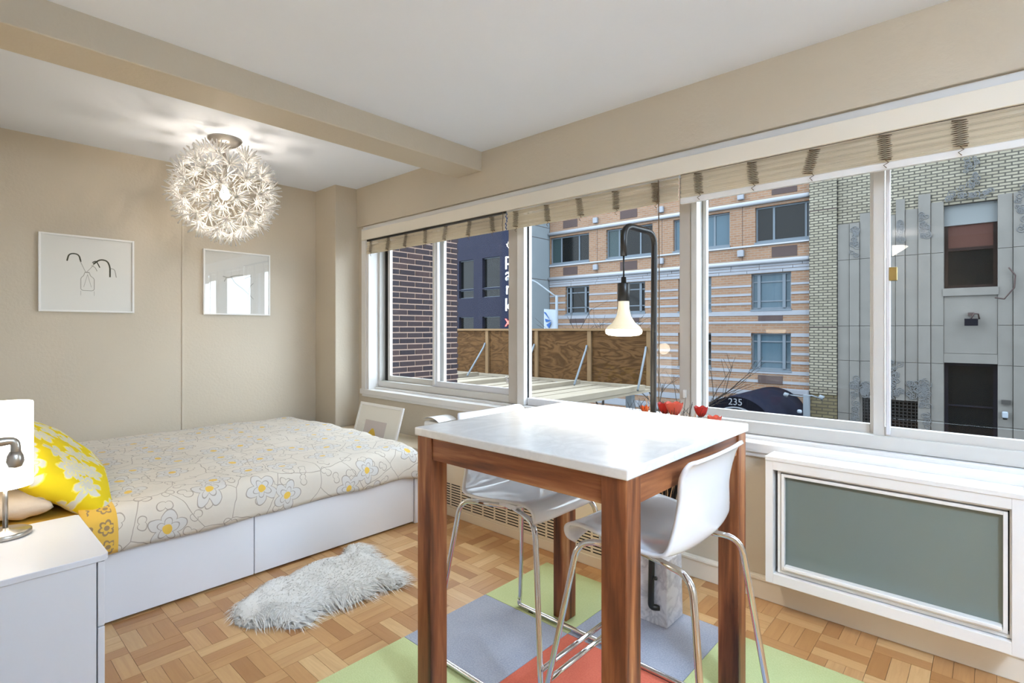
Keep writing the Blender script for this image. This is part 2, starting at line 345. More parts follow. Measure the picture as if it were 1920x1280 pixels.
# ------------------------------------------------------------------ mesh helpers
class MB:
    def __init__(s): s.v = []; s.f = []; s.uv = None
    def box(s, x0, x1, y0, y1, z0, z1):
        b = len(s.v)
        s.v += [(x0, y0, z0), (x1, y0, z0), (x1, y1, z0), (x0, y1, z0), (x0, y0, z1), (x1, y0, z1), (x1, y1, z1), (x0, y1, z1)]
        s.f += [tuple(b+i for i in q) for q in ((0, 3, 2, 1), (4, 5, 6, 7), (0, 1, 5, 4), (1, 2, 6, 5), (2, 3, 7, 6), (3, 0, 4, 7))]; return s
    def bar(s, p, q, wx, wy, up=(0, 0, 1)):
        p = Vector(p); q = Vector(q); d = (q-p).normalized(); u = Vector(up)
        if abs(d.dot(u)) > .99: u = Vector((1, 0, 0))
        a = d.cross(u).normalized()*wx/2; c = a.cross(d).normalized()*wy/2; b = len(s.v)
        for e in (p, q): s.v += [tuple(e-a-c), tuple(e+a-c), tuple(e+a+c), tuple(e-a+c)]
        s.f += [tuple(b+i for i in k) for k in ((3, 2, 1, 0), (4, 5, 6, 7), (0, 1, 5, 4), (1, 2, 6, 5), (2, 3, 7, 6), (3, 0, 4, 7))]; return s
    def tube(s, pts, r, seg=10, cap=True):
        pts = [Vector(p) for p in pts]; n = len(pts)
        rs = r if isinstance(r, (list, tuple)) else [r]*n
        d0 = (pts[1]-pts[0]).normalized(); a = d0.orthogonal().normalized(); b0 = len(s.v); pd = d0
        for i, p in enumerate(pts):
            if i == 0: d = d0
            elif i == n-1: d = (pts[i]-pts[i-1]).normalized()
            else: d = ((pts[i]-pts[i-1]).normalized()+(pts[i+1]-pts[i]).normalized()).normalized()
            a = (a-d*a.dot(d)).normalized(); c = d.cross(a)
            for k in range(seg):
                th = 2*PI*k/seg; s.v.append(tuple(p+(a*math.cos(th)+c*math.sin(th))*rs[i]))
        for i in range(n-1):
            for k in range(seg):
                k2 = (k+1) % seg; s.f.append((b0+i*seg+k, b0+i*seg+k2, b0+(i+1)*seg+k2, b0+(i+1)*seg+k))
        if cap:
            s.f.append(tuple(b0+k for k in reversed(range(seg)))); s.f.append(tuple(b0+(n-1)*seg+k for k in range(seg)))
        return s
    def lathe(s, prof, c=(0, 0, 0), seg=32, sx=1, sy=1):
        b0 = len(s.v); n = len(prof)
        for r, z in prof:
            for k in range(seg):
                th = 2*PI*k/seg; s.v.append((c[0]+r*sx*math.cos(th), c[1]+r*sy*math.sin(th), c[2]+z))
        for i in range(n-1):
            for k in range(seg):
                k2 = (k+1) % seg; s.f.append((b0+i*seg+k, b0+i*seg+k2, b0+(i+1)*seg+k2, b0+(i+1)*seg+k))
        if prof[0][0] > 1e-6: s.f.append(tuple(b0+k for k in reversed(range(seg))))
        if prof[-1][0] > 1e-6: s.f.append(tuple(b0+(n-1)*seg+k for k in range(seg)))
        return s
    def grid(s, fn, nu, nv):
        b0 = len(s.v)
        for i in range(nu+1):
            for j in range(nv+1): s.v.append(tuple(fn(i/nu, j/nv)))
        for i in range(nu):
            for j in range(nv):
                a = b0+i*(nv+1)+j; s.f.append((a, a+nv+1, a+nv+2, a+1))
        return s
    def prism(s, poly, z0, z1):
        b = len(s.v); n = len(poly)
        s.v += [(x, y, z0) for x, y in poly]+[(x, y, z1) for x, y in poly]
        s.f.append(tuple(b+i for i in reversed(range(n)))); s.f.append(tuple(b+n+i for i in range(n)))
        for i in range(n): j = (i+1) % n; s.f.append((b+i, b+j, b+n+j, b+n+i))
        return s
    def mesh(s, name, mat, smooth=False, bev=0, origin=(0, 0, 0), seg=2, angle=.6):
        me = bpy.data.meshes.new(name); o = origin
        me.from_pydata([(x-o[0], y-o[1], z-o[2]) for x, y, z in s.v], [], s.f)
        bm = bmesh.new(); bm.from_mesh(me)
        if bev:
            bmesh.ops.bevel(bm, geom=[e for e in bm.edges if e.calc_face_angle(0) > angle], offset=bev, segments=seg, affect='EDGES', profile=.5)
        bmesh.ops.recalc_face_normals(bm, faces=bm.faces)
        bm.to_mesh(me); bm.free()
        if smooth: me.polygons.foreach_set('use_smooth', [True]*len(me.polygons))
        me.materials.append(mat); me.update(); return me
    def build(s, name, mat, parent=None, smooth=False, bev=0, local=False, origin=None, seg=2):
        if parent is not None and not local:
            o = Vector((0, 0, 0)); p = parent
            while p is not None: o += p.location; p = p.parent
            org = tuple(o)
        else: org = origin or (0, 0, 0)
        ob = bpy.data.objects.new(name, s.mesh(name, mat, smooth, bev, org, seg)); COL.objects.link(ob)
        if parent is not None: ob.parent = parent
        elif origin: ob.location = origin
        return ob
def B(*a): return MB().box(*a)
def tag(o, label=None, cat=None, group=None, kind=None):
    if label: o['label'] = label
    if cat: o['category'] = cat
    if group: o['group'] = group
    if kind: o['kind'] = kind
    return o
def thing(name, label, cat, loc=(0, 0, 0), rotz=0, group=None, kind=None):
    o = bpy.data.objects.new(name, None); COL.objects.link(o); o.empty_display_size = .1
    o.location = loc; o.rotation_euler = (0, 0, rotz); return tag(o, label, cat, group, kind)
def struct(o): o['kind'] = 'structure'; return o
def wall_holes(x0, x1, z0, z1, y0, y1, holes):
    xs = sorted({x0, x1, *[h[0] for h in holes], *[h[1] for h in holes]}); zs = sorted({z0, z1, *[h[2] for h in holes], *[h[3] for h in holes]})
    m = MB()
    for i in range(len(xs)-1):
        k = 0
        while k < len(zs)-1:
            cx = (xs[i]+xs[i+1])/2
            solid = lambda q: not any(h[0] < cx < h[1] and h[2] < (zs[q]+zs[q+1])/2 < h[3] for h in holes)
            if solid(k):
                e = k
                while e+1 < len(zs)-1 and solid(e+1): e += 1
                m.box(xs[i], xs[i+1], y0, y1, zs[k], zs[e+1]); k = e+1
            else: k += 1
    return m
def arc(c, r, a0, a1, n, ax, ay):
    c = Vector(c); ax = Vector(ax); ay = Vector(ay)
    return [c+ax*(r*math.cos(a0+(a1-a0)*i/n))+ay*(r*math.sin(a0+(a1-a0)*i/n)) for i in range(n+1)]
def rounded(pts, r, n=6):
    pts = [Vector(p) for p in pts]; out = [pts[0]]
    for i in range(1, len(pts)-1):
        a, b, c = pts[i-1], pts[i], pts[i+1]; u = (a-b).normalized(); v = (c-b).normalized()
        rr = min(r, (a-b).length*.48, (c-b).length*.48); p, q = b+u*rr, b+v*rr
        for k in range(n+1):
            t_ = k/n; out.append(p*(1-t_)**2+b*2*t_*(1-t_)+q*t_**2)
    out.append(pts[-1]); return out
def copy_tree(o, parent=None):
    c = o.copy(); COL.objects.link(c)
    if parent: c.parent = parent
    for ch in list(o.children): copy_tree(ch, c)
    return c

# ================================================================== THE ROOM
WY = 2.55      # window wall plane
ZC = 2.435     # ceiling
XB = -4.51     # wall behind the bed
# floor: parquet slats over a dark base
fl = struct(B(-4.6, 2.1, -3.6, 2.62, -.10, -.010).build('floor', M['subfloor']))
PT = .173; PX0 = -.680; PY0 = 2.405
slat_me = {}
for ax in 'XY':
    a, b = PT/2-.0006, PT/6-.0006
    slat_me[ax] = (MB().box(-a, a, -b, b, -.010, 0) if ax == 'X' else MB().box(-b, b, -a, a, -.010, 0)).mesh('parquet_slat', M['parq_x' if ax == 'X' else 'parq_y'])
cells = []
for i in range(-23, 17):
    for j in range(-36, 2):
        cx, cy = PX0+(i+.5)*PT, PY0+(j-.5)*PT
        if not (-4.5 < cx < 2.0 and -3.5 < cy < 2.6): continue
        ax = 'Y' if (i+j) % 2 == 0 else 'X'
        for k in (-1, 0, 1):
            x, y = (cx, cy+k*PT/3) if ax == 'X' else (cx+k*PT/3, cy)
            cells.append((x, y, ax))
FX, FY = -math.sin(YAW), math.cos(YAW); RX, RY = math.cos(YAW), math.sin(YAW)
def seen(x, y):
    d = x*FX+y*FY
    if d < .6: return 0
    u = 960+989.5*(x*RX+y*RY)/d; v = 618+989.5*1.22/d
    if not (-30 < u < 1950 and v < 1330): return 0
    if x < -2.66: return 0                                   # under the bed
    if -1.70 < x < -.34 and .83 < y < 2.15: return 0         # under the rug
    if y > 2.54 or (y > 2.31 and x < -1.2): return 0
    if u < 187 and x < -2: return 0
    return 1/d
cells.sort(key=lambda c: -seen(c[0], c[1]))
for n, (x, y, ax) in enumerate(cells[:300]):
    ob = bpy.data.objects.new('parquet_slat', slat_me[ax]); COL.objects.link(ob); ob.location = (x, y, 0); ob.parent = fl
for ax in 'XY':
    m = MB(); a, b = PT/2-.0006, PT/6-.0006
    for x, y, q in cells[300:]:
        if q == ax: m.box(*((x-a, x+a, y-b, y+b) if ax == 'X' else (x-b, x+b, y-a, y+a)), -.010, 0)
    tag(m.build('parquet_field', M['parq_x' if ax == 'X' else 'parq_y'], fl), kind='stuff')

struct(B(-2.70, 2.1, -3.6, 2.62, ZC, ZC+.1).build('ceiling', M['ceil']))
struct(B(-4.6, -2.70, -3.6, 2.62, 2.462, ZC+.1).build('ceiling_alcove', M['ceil']))
struct(B(-2.83, -2.58, .03, 2.53, 2.302, ZC+.08).build('beam_ceiling', M['wall'], bev=.006))
struct(B(XB-.12, XB, -.1, 2.7, 0, 2.5).build('wall_back', M['wall']))
struct(B(XB, -4.16, 2.325, 2.62, 0, 2.5).build('column_corner', M['wall'], bev=.006))
struct(B(-4.16, 2.0, 2.528, 2.62, 2.122, 2.5).build('wall_soffit', M['wall'], bev=.004))
# window wall with the long opening
struct(wall_holes(-4.3, 2.1, 0, 2.2, WY, WY+.11, [(-4.02, .52, .69, 2.09)]).build('wall_window', M['wall']))
struct(B(1.95, 2.1, -3.6, 2.6, 0, 2.5).build('wall_right', M['wall']))
wl = struct(wall_holes(XB, -.72, 0, 2.5, -.09, .03, [(-1.47, -.76, 0, 2.03)]).build('wall_left', M['wall']))
struct(B(-2.0, -1.88, -3.6, -.09, 0, 2.5).build('wall_entry', M['wall']))
struct(B(-2.0, 2.1, -3.7, -3.6, 0, 2.5).build('wall_rear', M['wall']))
d1 = struct(B(-1.465, -.765, -.05, .022, .006, 2.025).build('door_1', M['white_trim'], bev=.003))
hk = MB().lathe([(0, 0), (.026, 0), (.026, .006), (.018, .010), (0, .010)], seg=20); 
hk.v = [(x-1.385, .022+z, y+1.006) for x, y, z in hk.v]
rose = hk.build('handle_rose', M['nickel'], d1, True)
lv = MB().tube(rounded([(-1.385, .028, 1.005), (-1.385, .108, 1.009), (-1.385, .1085, .962)], .012), [.011, .008]+[.0075]*6+[.0095], 12)
lv.lathe([(0, .955), (.010, .958), (.0135, .968), (.012, .979), (.0085, .987)], c=(-1.385, .1075, 0), seg=14)
lv.build('handle_lever', M['nickel'], d1, True)
# door casing of the left wall
tr = struct(MB().box(-1.54, -1.47, .03, .045, 0, 2.10).box(-.76, -.73, .03, .045, 0, 2.10).box(-1.54, -.73, .03, .045, 2.03, 2.10).build('trim_1', M['white_trim']))
# vertical cover strip on the wall behind the bed
struct(B(XB, XB+.006, 1.263, 1.277, .05, 2.462).build('trim_2', M['wall'], bev=.002))
# baseboards
struct(MB().box(-1.18, 1.95, WY-.022, WY, 0, .105).box(-1.18, 1.95, WY-.028, WY, .085, .10).build('baseboard_window', M['cream'], bev=.004))
struct(B(1.935, 1.95, -3.6, 2.52, 0, .1).build('baseboard_right', M['cream'], bev=.003))

# ------------------------------------------------------------------ window
win = thing('window_1', 'long white aluminium window of sliding and fixed panes above the heater', None, (-1.75, 2.64, .69)); struct(win)
XL, XR = -3.99, .49
# casing, reveals and sill
MB().box(-4.085, -4.02, 2.53, WY+.002, .69, 2.10).build('casing_side', M['white_trim'], win, bev=.003)
B(-4.085, .60, 2.545, WY+.05, 2.03, 2.118).build('casing_head', M['white_trim'], win, bev=.003)
B(-4.02, -3.985, 2.54, 2.70, .69, 2.09).build('reveal', M['white_trim'], win)
B(.487, .522, 2.54, 2.76, .69, 2.09).build('reveal', M['white_trim'], win)
sill = MB().box(-4.10, .62, 2.522, 2.64, .662, .706).box(-4.085, .60, 2.534, 2.56, .640, .668).box(-4.02, .52, 2.60, 2.74, .690, .722)
sill.build('sill', M['white_trim'], win, bev=.004)
def frame_bar(x0, x1, y0, y1, z0, z1, mat='alu_white', name='frame_bar'): return B(x0, x1, y0, y1, z0, z1).build(name, M[mat], win, bev=.002)
ZB, ZT = .724, 2.09
frame_bar(XL, -2.415, 2.635, 2.72, ZB, .775, 'alu'); frame_bar(-2.27, -1.20, 2.645, 2.70, ZB, .77, 'alu_white'); frame_bar(-1.11, XR, 2.635, 2.72, ZB, .782, 'alu')
frame_bar(XL, XR, 2.635, 2.72, 2.05, ZT, 'alu')
frame_bar(XL, XL+.03, 2.635, 2.72, .775, 2.05, 'alu')
frame_bar(XL+.03, XL+.075, 2.69, 2.72, .775, 2.05, 'dark', 'screen_track')
# heavy mullions between the units
frame_bar(-2.423, -2.337, 2.628, 2.73, ZB, 2.05, 'alu_brown', 'mullion'); frame_bar(-2.337, -2.277, 2.618, 2.70, ZB, 2.05, 'white_trim', 'mullion')
frame_bar(-1.208, -1.148, 2.628, 2.73, ZB, 2.05, 'alu_brown', 'mullion'); frame_bar(-1.142, -1.112, 2.618, 2.71, ZB, 2.05, 'alu', 'mullion')
# sliding sashes
def sash(x0, x1, y, mat, mat2, wl_=.045, wr=.045, bot=.045):
    s_ = MB().box(x0, x0+wl_, y, y+.028, .775, 2.05).box(x1-wr, x1, y, y+.028, .775, 2.05).box(x0+wl_, x1-wr, y, y+.028, .775, .775+bot).box(x0+wl_, x1-wr, y, y+.028, 2.02, 2.05).build('sash', M[mat], win, bev=.002)
    B(x0+wl_-.004, x1-wr+.004, y+.011, y+.016, .775+bot-.004, 2.024).build('pane', M['glass'], s_); return s_
sash(XL+.075, -3.165, 2.688, 'alu', 'alu', .03, .05)
s2 = sash(-3.255, -2.42, 2.648, 'alu_white', 'alu', .06, .018)
B(-3.238, -3.215, 2.636, 2.650, .79, 2.04).build('interlock', M['white_trim'], s2, bev=.002)
lk = MB().box(-2.44, -2.424, 2.62, 2.65, .86, .885).tube([(-2.432, 2.625, .872), (-2.432, 2.612, .905)], .006, 8).build('latch', M['white_trim'], s2)
sash(-1.11, -.335, 2.688, 'alu', 'alu', .02, .05)
s4 = sash(-.368, XR, 2.648, 'alu', 'alu', .04, .04)
B(-.322, -.308, 2.634, 2.652, .79, 2.04).build('interlock', M['alu_white'], s4, bev=.002)
B(-.312, -.285, 2.63, 2.652, 1.42, 1.475).build('latch', M['brass'], s4, bev=.002)
B(-2.28, -1.205, 2.665, 2.670, .765, 2.055).build('pane', M['glass'], win)
B(-2.277, -2.270, 2.655, 2.664, .77, 2.05).build('gasket', M['dark'], win)
B(-1.182, -1.168, 2.610, 2.629, .868, .91).build('latch', M['white_trim'], win, bev=.002)

# ------------------------------------------------------------------ reed blinds
def blind(x0, x1, z0, z1, label, folds, rail, bands, valance):
    b = thing('reed_blind', label, 'blind', ((x0+x1)/2, 2.50, z1), group=None)
    m = MB(); h = .0034; n = int((z1-z0)/h)
    for k in range(n):
        z = z0+k*h; y = 2.512+.004*math.sin(k*.9)+(.010*(1-abs(((k*h) % .045)/.0225-1)) if folds and z > z0+.035+.018 else 0)
        m.box(x0+random.uniform(0, .004), x1-random.uniform(0, .004), y, y+.003, z+.0003, z+h)
    tag(m.build('reeds', M['reed'], b), kind='stuff')
    for xb in bands:
        if not (x0 < xb < x1): continue
        pts = []; sl = random.uniform(-.15, .3)
        nn = 26
        for k in range(nn):
            f_ = k/(nn-1); pts.append((xb+sl*(.5-f_)*.10+(.020 if k % 2 else -.020)+random.uniform(-.003, .003), 2.503, z1-.008-f_*(z1-z0-.018)))
        MB().tube(pts, .0034, 5).build('twine_band', M['twine'], b)
        MB().tube([(xb, 2.504, z0+.012), (xb+.012, 2.501, z0-.002), (xb-.004, 2.501, z0-.010), (xb+.006, 2.503, z0-.022)], .0016, 5).build('cord_end', M['cord'], b)
    if rail: B(x0, x1, 2.508, 2.526, z0-.026, z0+.002).build('bottom_rail', M['white_trim'], b, bev=.002)
    B(x0, x1, 2.515, 2.535, z1, z1+.016).build('head_rail', M['alu'] if valance else M['black'], b)
    return b
BANDS = [-3.90, -3.651, -3.413, -3.166, -2.938, -2.684, -2.456, -2.247, -1.991, -1.752, -1.515, -1.28, -1.055, -.804, -.568, -.31, -.087, .14, .38]
b1 = blind(-3.975, -2.345, 1.866, 1.978, 'folded reed blind hanging over the sliding pane beside the column', True, False, BANDS, False)
b2 = blind(-2.335, -1.160, 1.866, 1.982, 'folded reed blind above the fixed middle pane and the black floor lamp', True, False, BANDS, True)
b3 = blind(-1.150, .50, 1.872, 1.988, 'flat reed blind with white bottom rail above the white cooling cover', False, True, BANDS, False)
for bb, x in ((b1, -2.352), (b2, -1.262)):
    MB().tube([(x, 2.497, 1.984), (x+.004, 2.494, 1.95), (x-.004, 2.495, 1.90), (x, 2.497, 1.862)], .002, 6).build('pull_cord', M['cord'], bb)
MB().tube([(-1.262, 2.50, 1.980), (-1.258, 2.50, 1.5), (-1.26, 2.50, .80)], .0028, 6).build('pull_cord', M['cord'], b2)
vb = tag(B(-4.03, .55, 2.495, 2.512, 1.990, 2.072).build('valance_board', M['cream'], bev=.003), 'long cream valance board running above the three reed blinds', 'valance')

# ------------------------------------------------------------------ baseboard heater cover
hc = thing('heater_cover', 'cream metal heater cover with slotted grille along the wall below the window', 'heater', (-2.7, 2.42, 0))
HX0, HX1 = -4.14, -1.20
holes = []
x = HX0+.03
hm = MB()
cols = []
xx = -4.034
while xx+.1 < HX1-.02:
    cols.append(xx); xx += .1
rows = [.072+.0165*k for k in range(9)]
holes = [(c+.012, c+.1, z, z+.0075) for c in cols for z in rows]
g = wall_holes(HX0, HX1, .058, .225, 2.290, 2.2925, holes)
tag(g.build('grille', M['heater'], hc), kind='stuff')
MB().box(HX0, HX1, 2.290, 2.2925, .225, .385).box(HX0, HX1, 2.290, 2.545, .3825, .385).box(HX1-.003, HX1, 2.2925, 2.545, 0, .3825).build('body', M['heater'], hc)
B(HX0, HX1, 2.286, 2.30, 0, .056).build('kick_plate', M['heater'], hc, bev=.003)
B(HX0, HX1-.01, 2.34, 2.36, .0, .38).build('inner_fins', M['dark'], hc)

# white box on the heater ledge
bxo = thing('storage_box', 'white rounded box standing on the heater ledge behind the table corner', 'box', (-2.90, 2.42, .385))
B(-2.985, -2.815, 2.345, 2.50, .385, .575).build('body', M['white_metal'], bxo, bev=.018, seg=4)
MB().grid(lambda a, b_: (-2.992+.184*a, 2.338+.169*b_, .575+.034*math.sin(PI*min(max(a, .02), .98))**.5), 12, 6).build('lid', M['white_metal'], bxo, True)

# ------------------------------------------------------------------ cooling unit cover on the right
ac = thing('cooling_cover', 'white framed cooling unit cover with a frosted green panel below the window', 'cover', (-.32, 2.475, .145))
AX0, AX1, AY, AZ0, AZ1 = -.718, .078, 2.40, .145, .664
MB().box(AX0, AX1, AY-.004, WY-.002, AZ1, AZ1+.018).build('top', M['white_metal'], ac, bev=.002)
MB().box(AX0, AX0+.030, AY, WY-.03, AZ0, AZ1).box(AX1-.03, AX1, AY, WY-.03, AZ0, AZ1).box(AX0+.03, AX1-.03, AY, AY+.016, AZ1-.038, AZ1).box(AX0+.03, AX1-.03, AY, WY-.03, AZ0, AZ0+.042).build('outer_frame', M['white_metal'], ac, bev=.0015)
ix0, ix1, iz0, iz1 = -.675, .055, .190, .628
fr = MB()
for o_, y_ in ((0, .020), (.016, .012)):
    a0, a1, c0, c1 = ix0+o_, ix1-o_, iz0+o_, iz1-o_
    w_ = .012
    fr.box(a0, a0+w_, AY+y_, AY+.05, c0, c1).box(a1-w_, a1, AY+y_, AY+.05, c0, c1).box(a0+w_, a1-w_, AY+y_, AY+.05, c0, c0+w_).box(a0+w_, a1-w_, AY+y_, AY+.05, c1-w_, c1)
fr.build('panel_frame', M['white_metal'], ac, bev=.0012)
B(ix0+.02, ix1-.02, AY+.030, AY+.036, iz0+.02, iz1-.02).build('frosted_panel', M['frosted'], ac)
B(ix0+.03, ix1-.03, AY-.004, AY+.03, iz0+.026, iz0+.040).build('finger_ledge', M['white_metal'], ac, bev=.003)
B(AX0+.03, AX1-.03, AY+.06, WY-.03, AZ0+.045, AZ1-.005).build('backing', M['dark'], ac)

# ================================================================== FURNITURE
# ------------------------------------------------------------------ bed
bed = thing('bed_frame', 'white storage bed frame with two long drawers on its side', 'bed', (-3.55, 1.07, 0))
BX0, BX1, BY0, BY1 = -4.42, -2.70, .055, 2.10
B(BX0, BX1-.02, BY0+.02, BY1-.03, .016, .30).build('carcass', M['white_furn'], bed)
for x0, x1, y0, y1 in ((BX1-.045, BX1+.012, BY1-.052, BY1), (BX0, BX0+.05, BY1-.052, BY1), (BX1-.045, BX1+.012, BY0, BY0+.05), (BX0, BX0+.05, BY0, BY0+.05)):
    B(x0, x1, y0, y1, 0, .335).build('leg', M['white_furn'], bed, bev=.003)
for y0, y1 in ((BY0+.055, 1.071), (1.075, BY1-.055)):
    B(BX1-.02, BX1, y0, y1, .012, .298).build('drawer', M['white_furn'], bed, bev=.002)
B(BX1-.022, BX1+.004, BY0+.05, BY1-.052, .302, .335).build('side_rail', M['white_furn'], bed, bev=.002)
B(BX0, BX1, BY1-.03, BY1-.008, .10, .335).build('foot_board', M['white_furn'], bed, bev=.002)
B(BX0, BX1, BY0, BY0+.022, 0, .60).build('headboard', M['white_furn'], bed, bev=.003)
mt = tag(B(BX0+.01, BX1-.03, BY0+.03, BY1-.04, .302, .455).build('mattress', M['mattress'], bev=.03, seg=3), 'cream mattress lying on the white storage bed under the floral duvet', 'mattress')

def duvet():
    y0, y1 = .40, 2.118; nx, ny = 96, 96
    # path across the bed: wall edge -> top -> front roll -> hanging side
    path = []
    xa, xf = -4.455, -2.672
    path.append((xa, .34)); path.append((xa-.002, .40))
    for k in range(5): a = PI-(PI/2)*k/4; path.append((xa+.06+.06*math.cos(a), .425+.05*math.sin(a)))
    for k in range(1, 22): path.append((xa+.06+(xf-.085-xa-.06)*k/22, .475+.016*math.sin(PI*k/22)))
    for k in range(7): a = PI/2-(PI/2)*k/6; path.append((xf-.085+.085*math.cos(a), .405+.075*math.sin(a)))
    path.append((xf+.004, .37)); path.append((xf, .335)); path.append((xf-.006, .308))
    L = [0]
    for a, b_ in zip(path, path[1:]): L.append(L[-1]+math.dist(a, b_))
    def at(s):
        d = s*L[-1]
        for k in range(len(L)-1):
            if d <= L[k+1] or k == len(L)-2:
                t_ = (d-L[k])/max(1e-9, L[k+1]-L[k]); return path[k][0]+(path[k+1][0]-path[k][0])*t_, path[k][1]+(path[k+1][1]-path[k][1])*t_
    tot = L[-1]; pts = []; uvs = []
    # lengthwise: top then roll over the foot
    lp = [(y0+(y1-.10-y0)*k/70, 0) for k in range(71)]
    for k in range(1, 9): a = (PI/2)*k/8; lp.append((y1-.10+.10*math.sin(a), -.10*(1-math.cos(a))))
    lp += [(y1+.004, -.13), (y1, -.16)]
    ll = [0]
    for a, b_ in zip(lp, lp[1:]): ll.append(ll[-1]+math.dist(a, b_))
    me = bpy.data.meshes.new('duvet'); V = []; F = []; UV = []
    for i in range(nx+1):
        x, z = at(i/nx)
        for j, (y, dz) in enumerate(lp):
            zz = z
            if dz < 0: zz = max(.308, z+dz) if z > .31 else z
            n1 = noise.noise(Vector((x*5, y*5, 1.3)))*.010+noise.noise(Vector((x*13, y*4, 7)))*.005
            xx_, yy_ = x, y
            if z > .44: zz += n1
            else: xx_ += n1*.9+.006*math.sin(y*9+noise.noise(Vector((y*3, 0, 0)))*3); zz += .010*noise.noise(Vector((y*3.1, 5, 0)))
            if dz < 0: yy_ += n1*.8
            corner = max(0, (x+2.85)/.18)*max(0, (y-1.95)/.17)
            zz -= .03*min(1, corner); 
            V.append((xx_, yy_, zz)); UV.append((i/nx*tot, ll[j]))
    W = len(lp)
    for i in range(nx):
        for j in range(W-1): F.append((i*W+j, (i+1)*W+j, (i+1)*W+j+1, i*W+j+1))
    me.from_pydata(V, [], F); uvl = me.uv_layers.new(name='UVMap')
    for l in me.loops: uvl.data[l.index].uv = UV[l.vertex_index]
    me.polygons.foreach_set('use_smooth', [True]*len(me.polygons)); me.materials.append(M['duvet'])
    o = bpy.data.objects.new('duvet', me); COL.objects.link(o)
    md = o.modifiers.new('thick', 'SOLIDIFY'); md.thickness = .012; md.offset = 1
    tag(o, 'cream duvet printed with grey line flowers and yellow centres on the bed', 'duvet')
duvet()
# mustard turned-down sheet at the head
sh = MB().grid(lambda a, b_: (-4.40+1.70*a, .10+.36*b_, .462+.004*noise.noise(Vector((a*9, b_*4, 2)))), 40, 10)
tag(sh.build('fitted_sheet', M['sheet_yellow'], smooth=True), 'mustard yellow sheet showing between pillow and floral duvet', 'sheet')

def pillow_mesh(name, w_, d_, h_, mat, seed, n=36, crease=.0):
    m = MB()
    def f(sgn):
        def g(a, b_):
            u, v = a*2-1, b_*2-1
            e = (1-abs(u)**2.6)*(1-abs(v)**2.6); e = max(e, 0)**.42
            px = u*w_/2*(1-.10*(abs(v)**2)*(1-abs(u)**4)*0+.0-.07*(1-v*v)*abs(u)**3*0)
            sx = 1-.055*(1-abs(v)**2)*abs(u); sy = 1-.07*(1-abs(u)**2)*abs(v)
            nz = noise.noise(Vector((u*2.2+seed, v*2.2, sgn)))*.22+noise.noise(Vector((u*5+seed, v*5, sgn+3)))*.07
            return (u*w_/2*sx, v*d_/2*sy, sgn*e*h_/2*(1+nz))
        return g
    m.grid(f(1), n, n); m.grid(f(-1), n, n)
    me = m.mesh(name, mat, True)
    bm = bmesh.new(); bm.from_mesh(me); bmesh.ops.remove_doubles(bm, verts=bm.verts, dist=.0008); bmesh.ops.recalc_face_normals(bm, faces=bm.faces); bm.to_mesh(me); bm.free()
    me.polygons.foreach_set('use_smooth', [True]*len(me.polygons)); return me
def pillow(name, label, w_, d_, h_, mat, loc, rot, seed):
    o = bpy.data.objects.new(name, pillow_mesh(name, w_, d_, h_, mat, seed)); COL.objects.link(o); o.location = loc; o.rotation_euler = rot
    return tag(o, label, 'pillow')
pillow('pillow', 'yellow and white floral pillow propped at the head of the bed', .66, .52, .18, M['pillow'], (-3.04, .35, .638), (math.radians(-42), math.radians(8), math.radians(-6)), 1)
pillow('pillow', 'crumpled beige pillow lying flat beneath the yellow floral pillow', .54, .25, .14, M['cloth_beige'], (-3.03, .215, .540), (math.radians(-4), math.radians(3), math.radians(-3)), 5)

# ------------------------------------------------------------------ nightstand
ns = thing('nightstand', 'white chest nightstand beside the bed carrying the glowing table lamp', 'nightstand', (-2.38, .21, 0))
NX0, NX1, NY0, NY1, NZ = -2.64, -2.105, .036, .385, .50
MB().prism([(NX0, NY0), (NX1, NY0), (NX1, NY1-.02), (NX1-.006, NY1-.006), (NX1-.02, NY1), (NX0+.01, NY1), (NX0, NY1-.01)], NZ-.02, NZ).build('top', M['white_furn'], ns, bev=.002)
B(NX0+.01, NX1-.008, NY0, NY1-.032, 0, NZ-.02).build('carcass', M['white_furn'], ns, bev=.001)
for z0, z1 in ((.27, NZ-.024), (.03, .266)):
    B(NX0+.012, NX1-.010, NY1-.028, NY1-.010, z0, z1).build('drawer', M['white_furn'], ns, bev=.002)

# ------------------------------------------------------------------ table lamp
tl = thing('table_lamp', 'small table lamp with glowing white cylinder shade and steel base on the nightstand', 'lamp', (-2.545, .172, .50))
lx, ly = -2.545, .172
MB().lathe([(0, 0), (.068, 0), (.070, .004), (.070, .016), (.064, .020), (.012, .024), (.008, .03), (0, .03)], (lx, ly, .50), 40).build('base', M['nickel'], tl, True)
MB().tube([(lx, ly, .52), (lx, ly, .72)], .0075, 14).build('pole', M['nickel'], tl, True)
MB().lathe([(.062, .672), (.072, .675), (.0735, .682), (.0735, .962), (.072, .967), (.070, .967), (.070, .685), (.062, .678)], (lx, ly, 0), 48).build('shade', M['shade_glow'], tl, True)
def point(name, loc, power, col, r, parent=None):
    l = bpy.data.lights.new(name, 'POINT'); l.energy = power; l.color = col; l.shadow_soft_size = r
    o = bpy.data.objects.new(name, l); COL.objects.link(o); o.location = loc
    if parent: o.parent = parent; o.location = Vector(loc)-parent.location
    return o
point('table_lamp_light', (lx, ly, 1.02), LAMP['bedside'], (1, .86, .66), .06, tl)

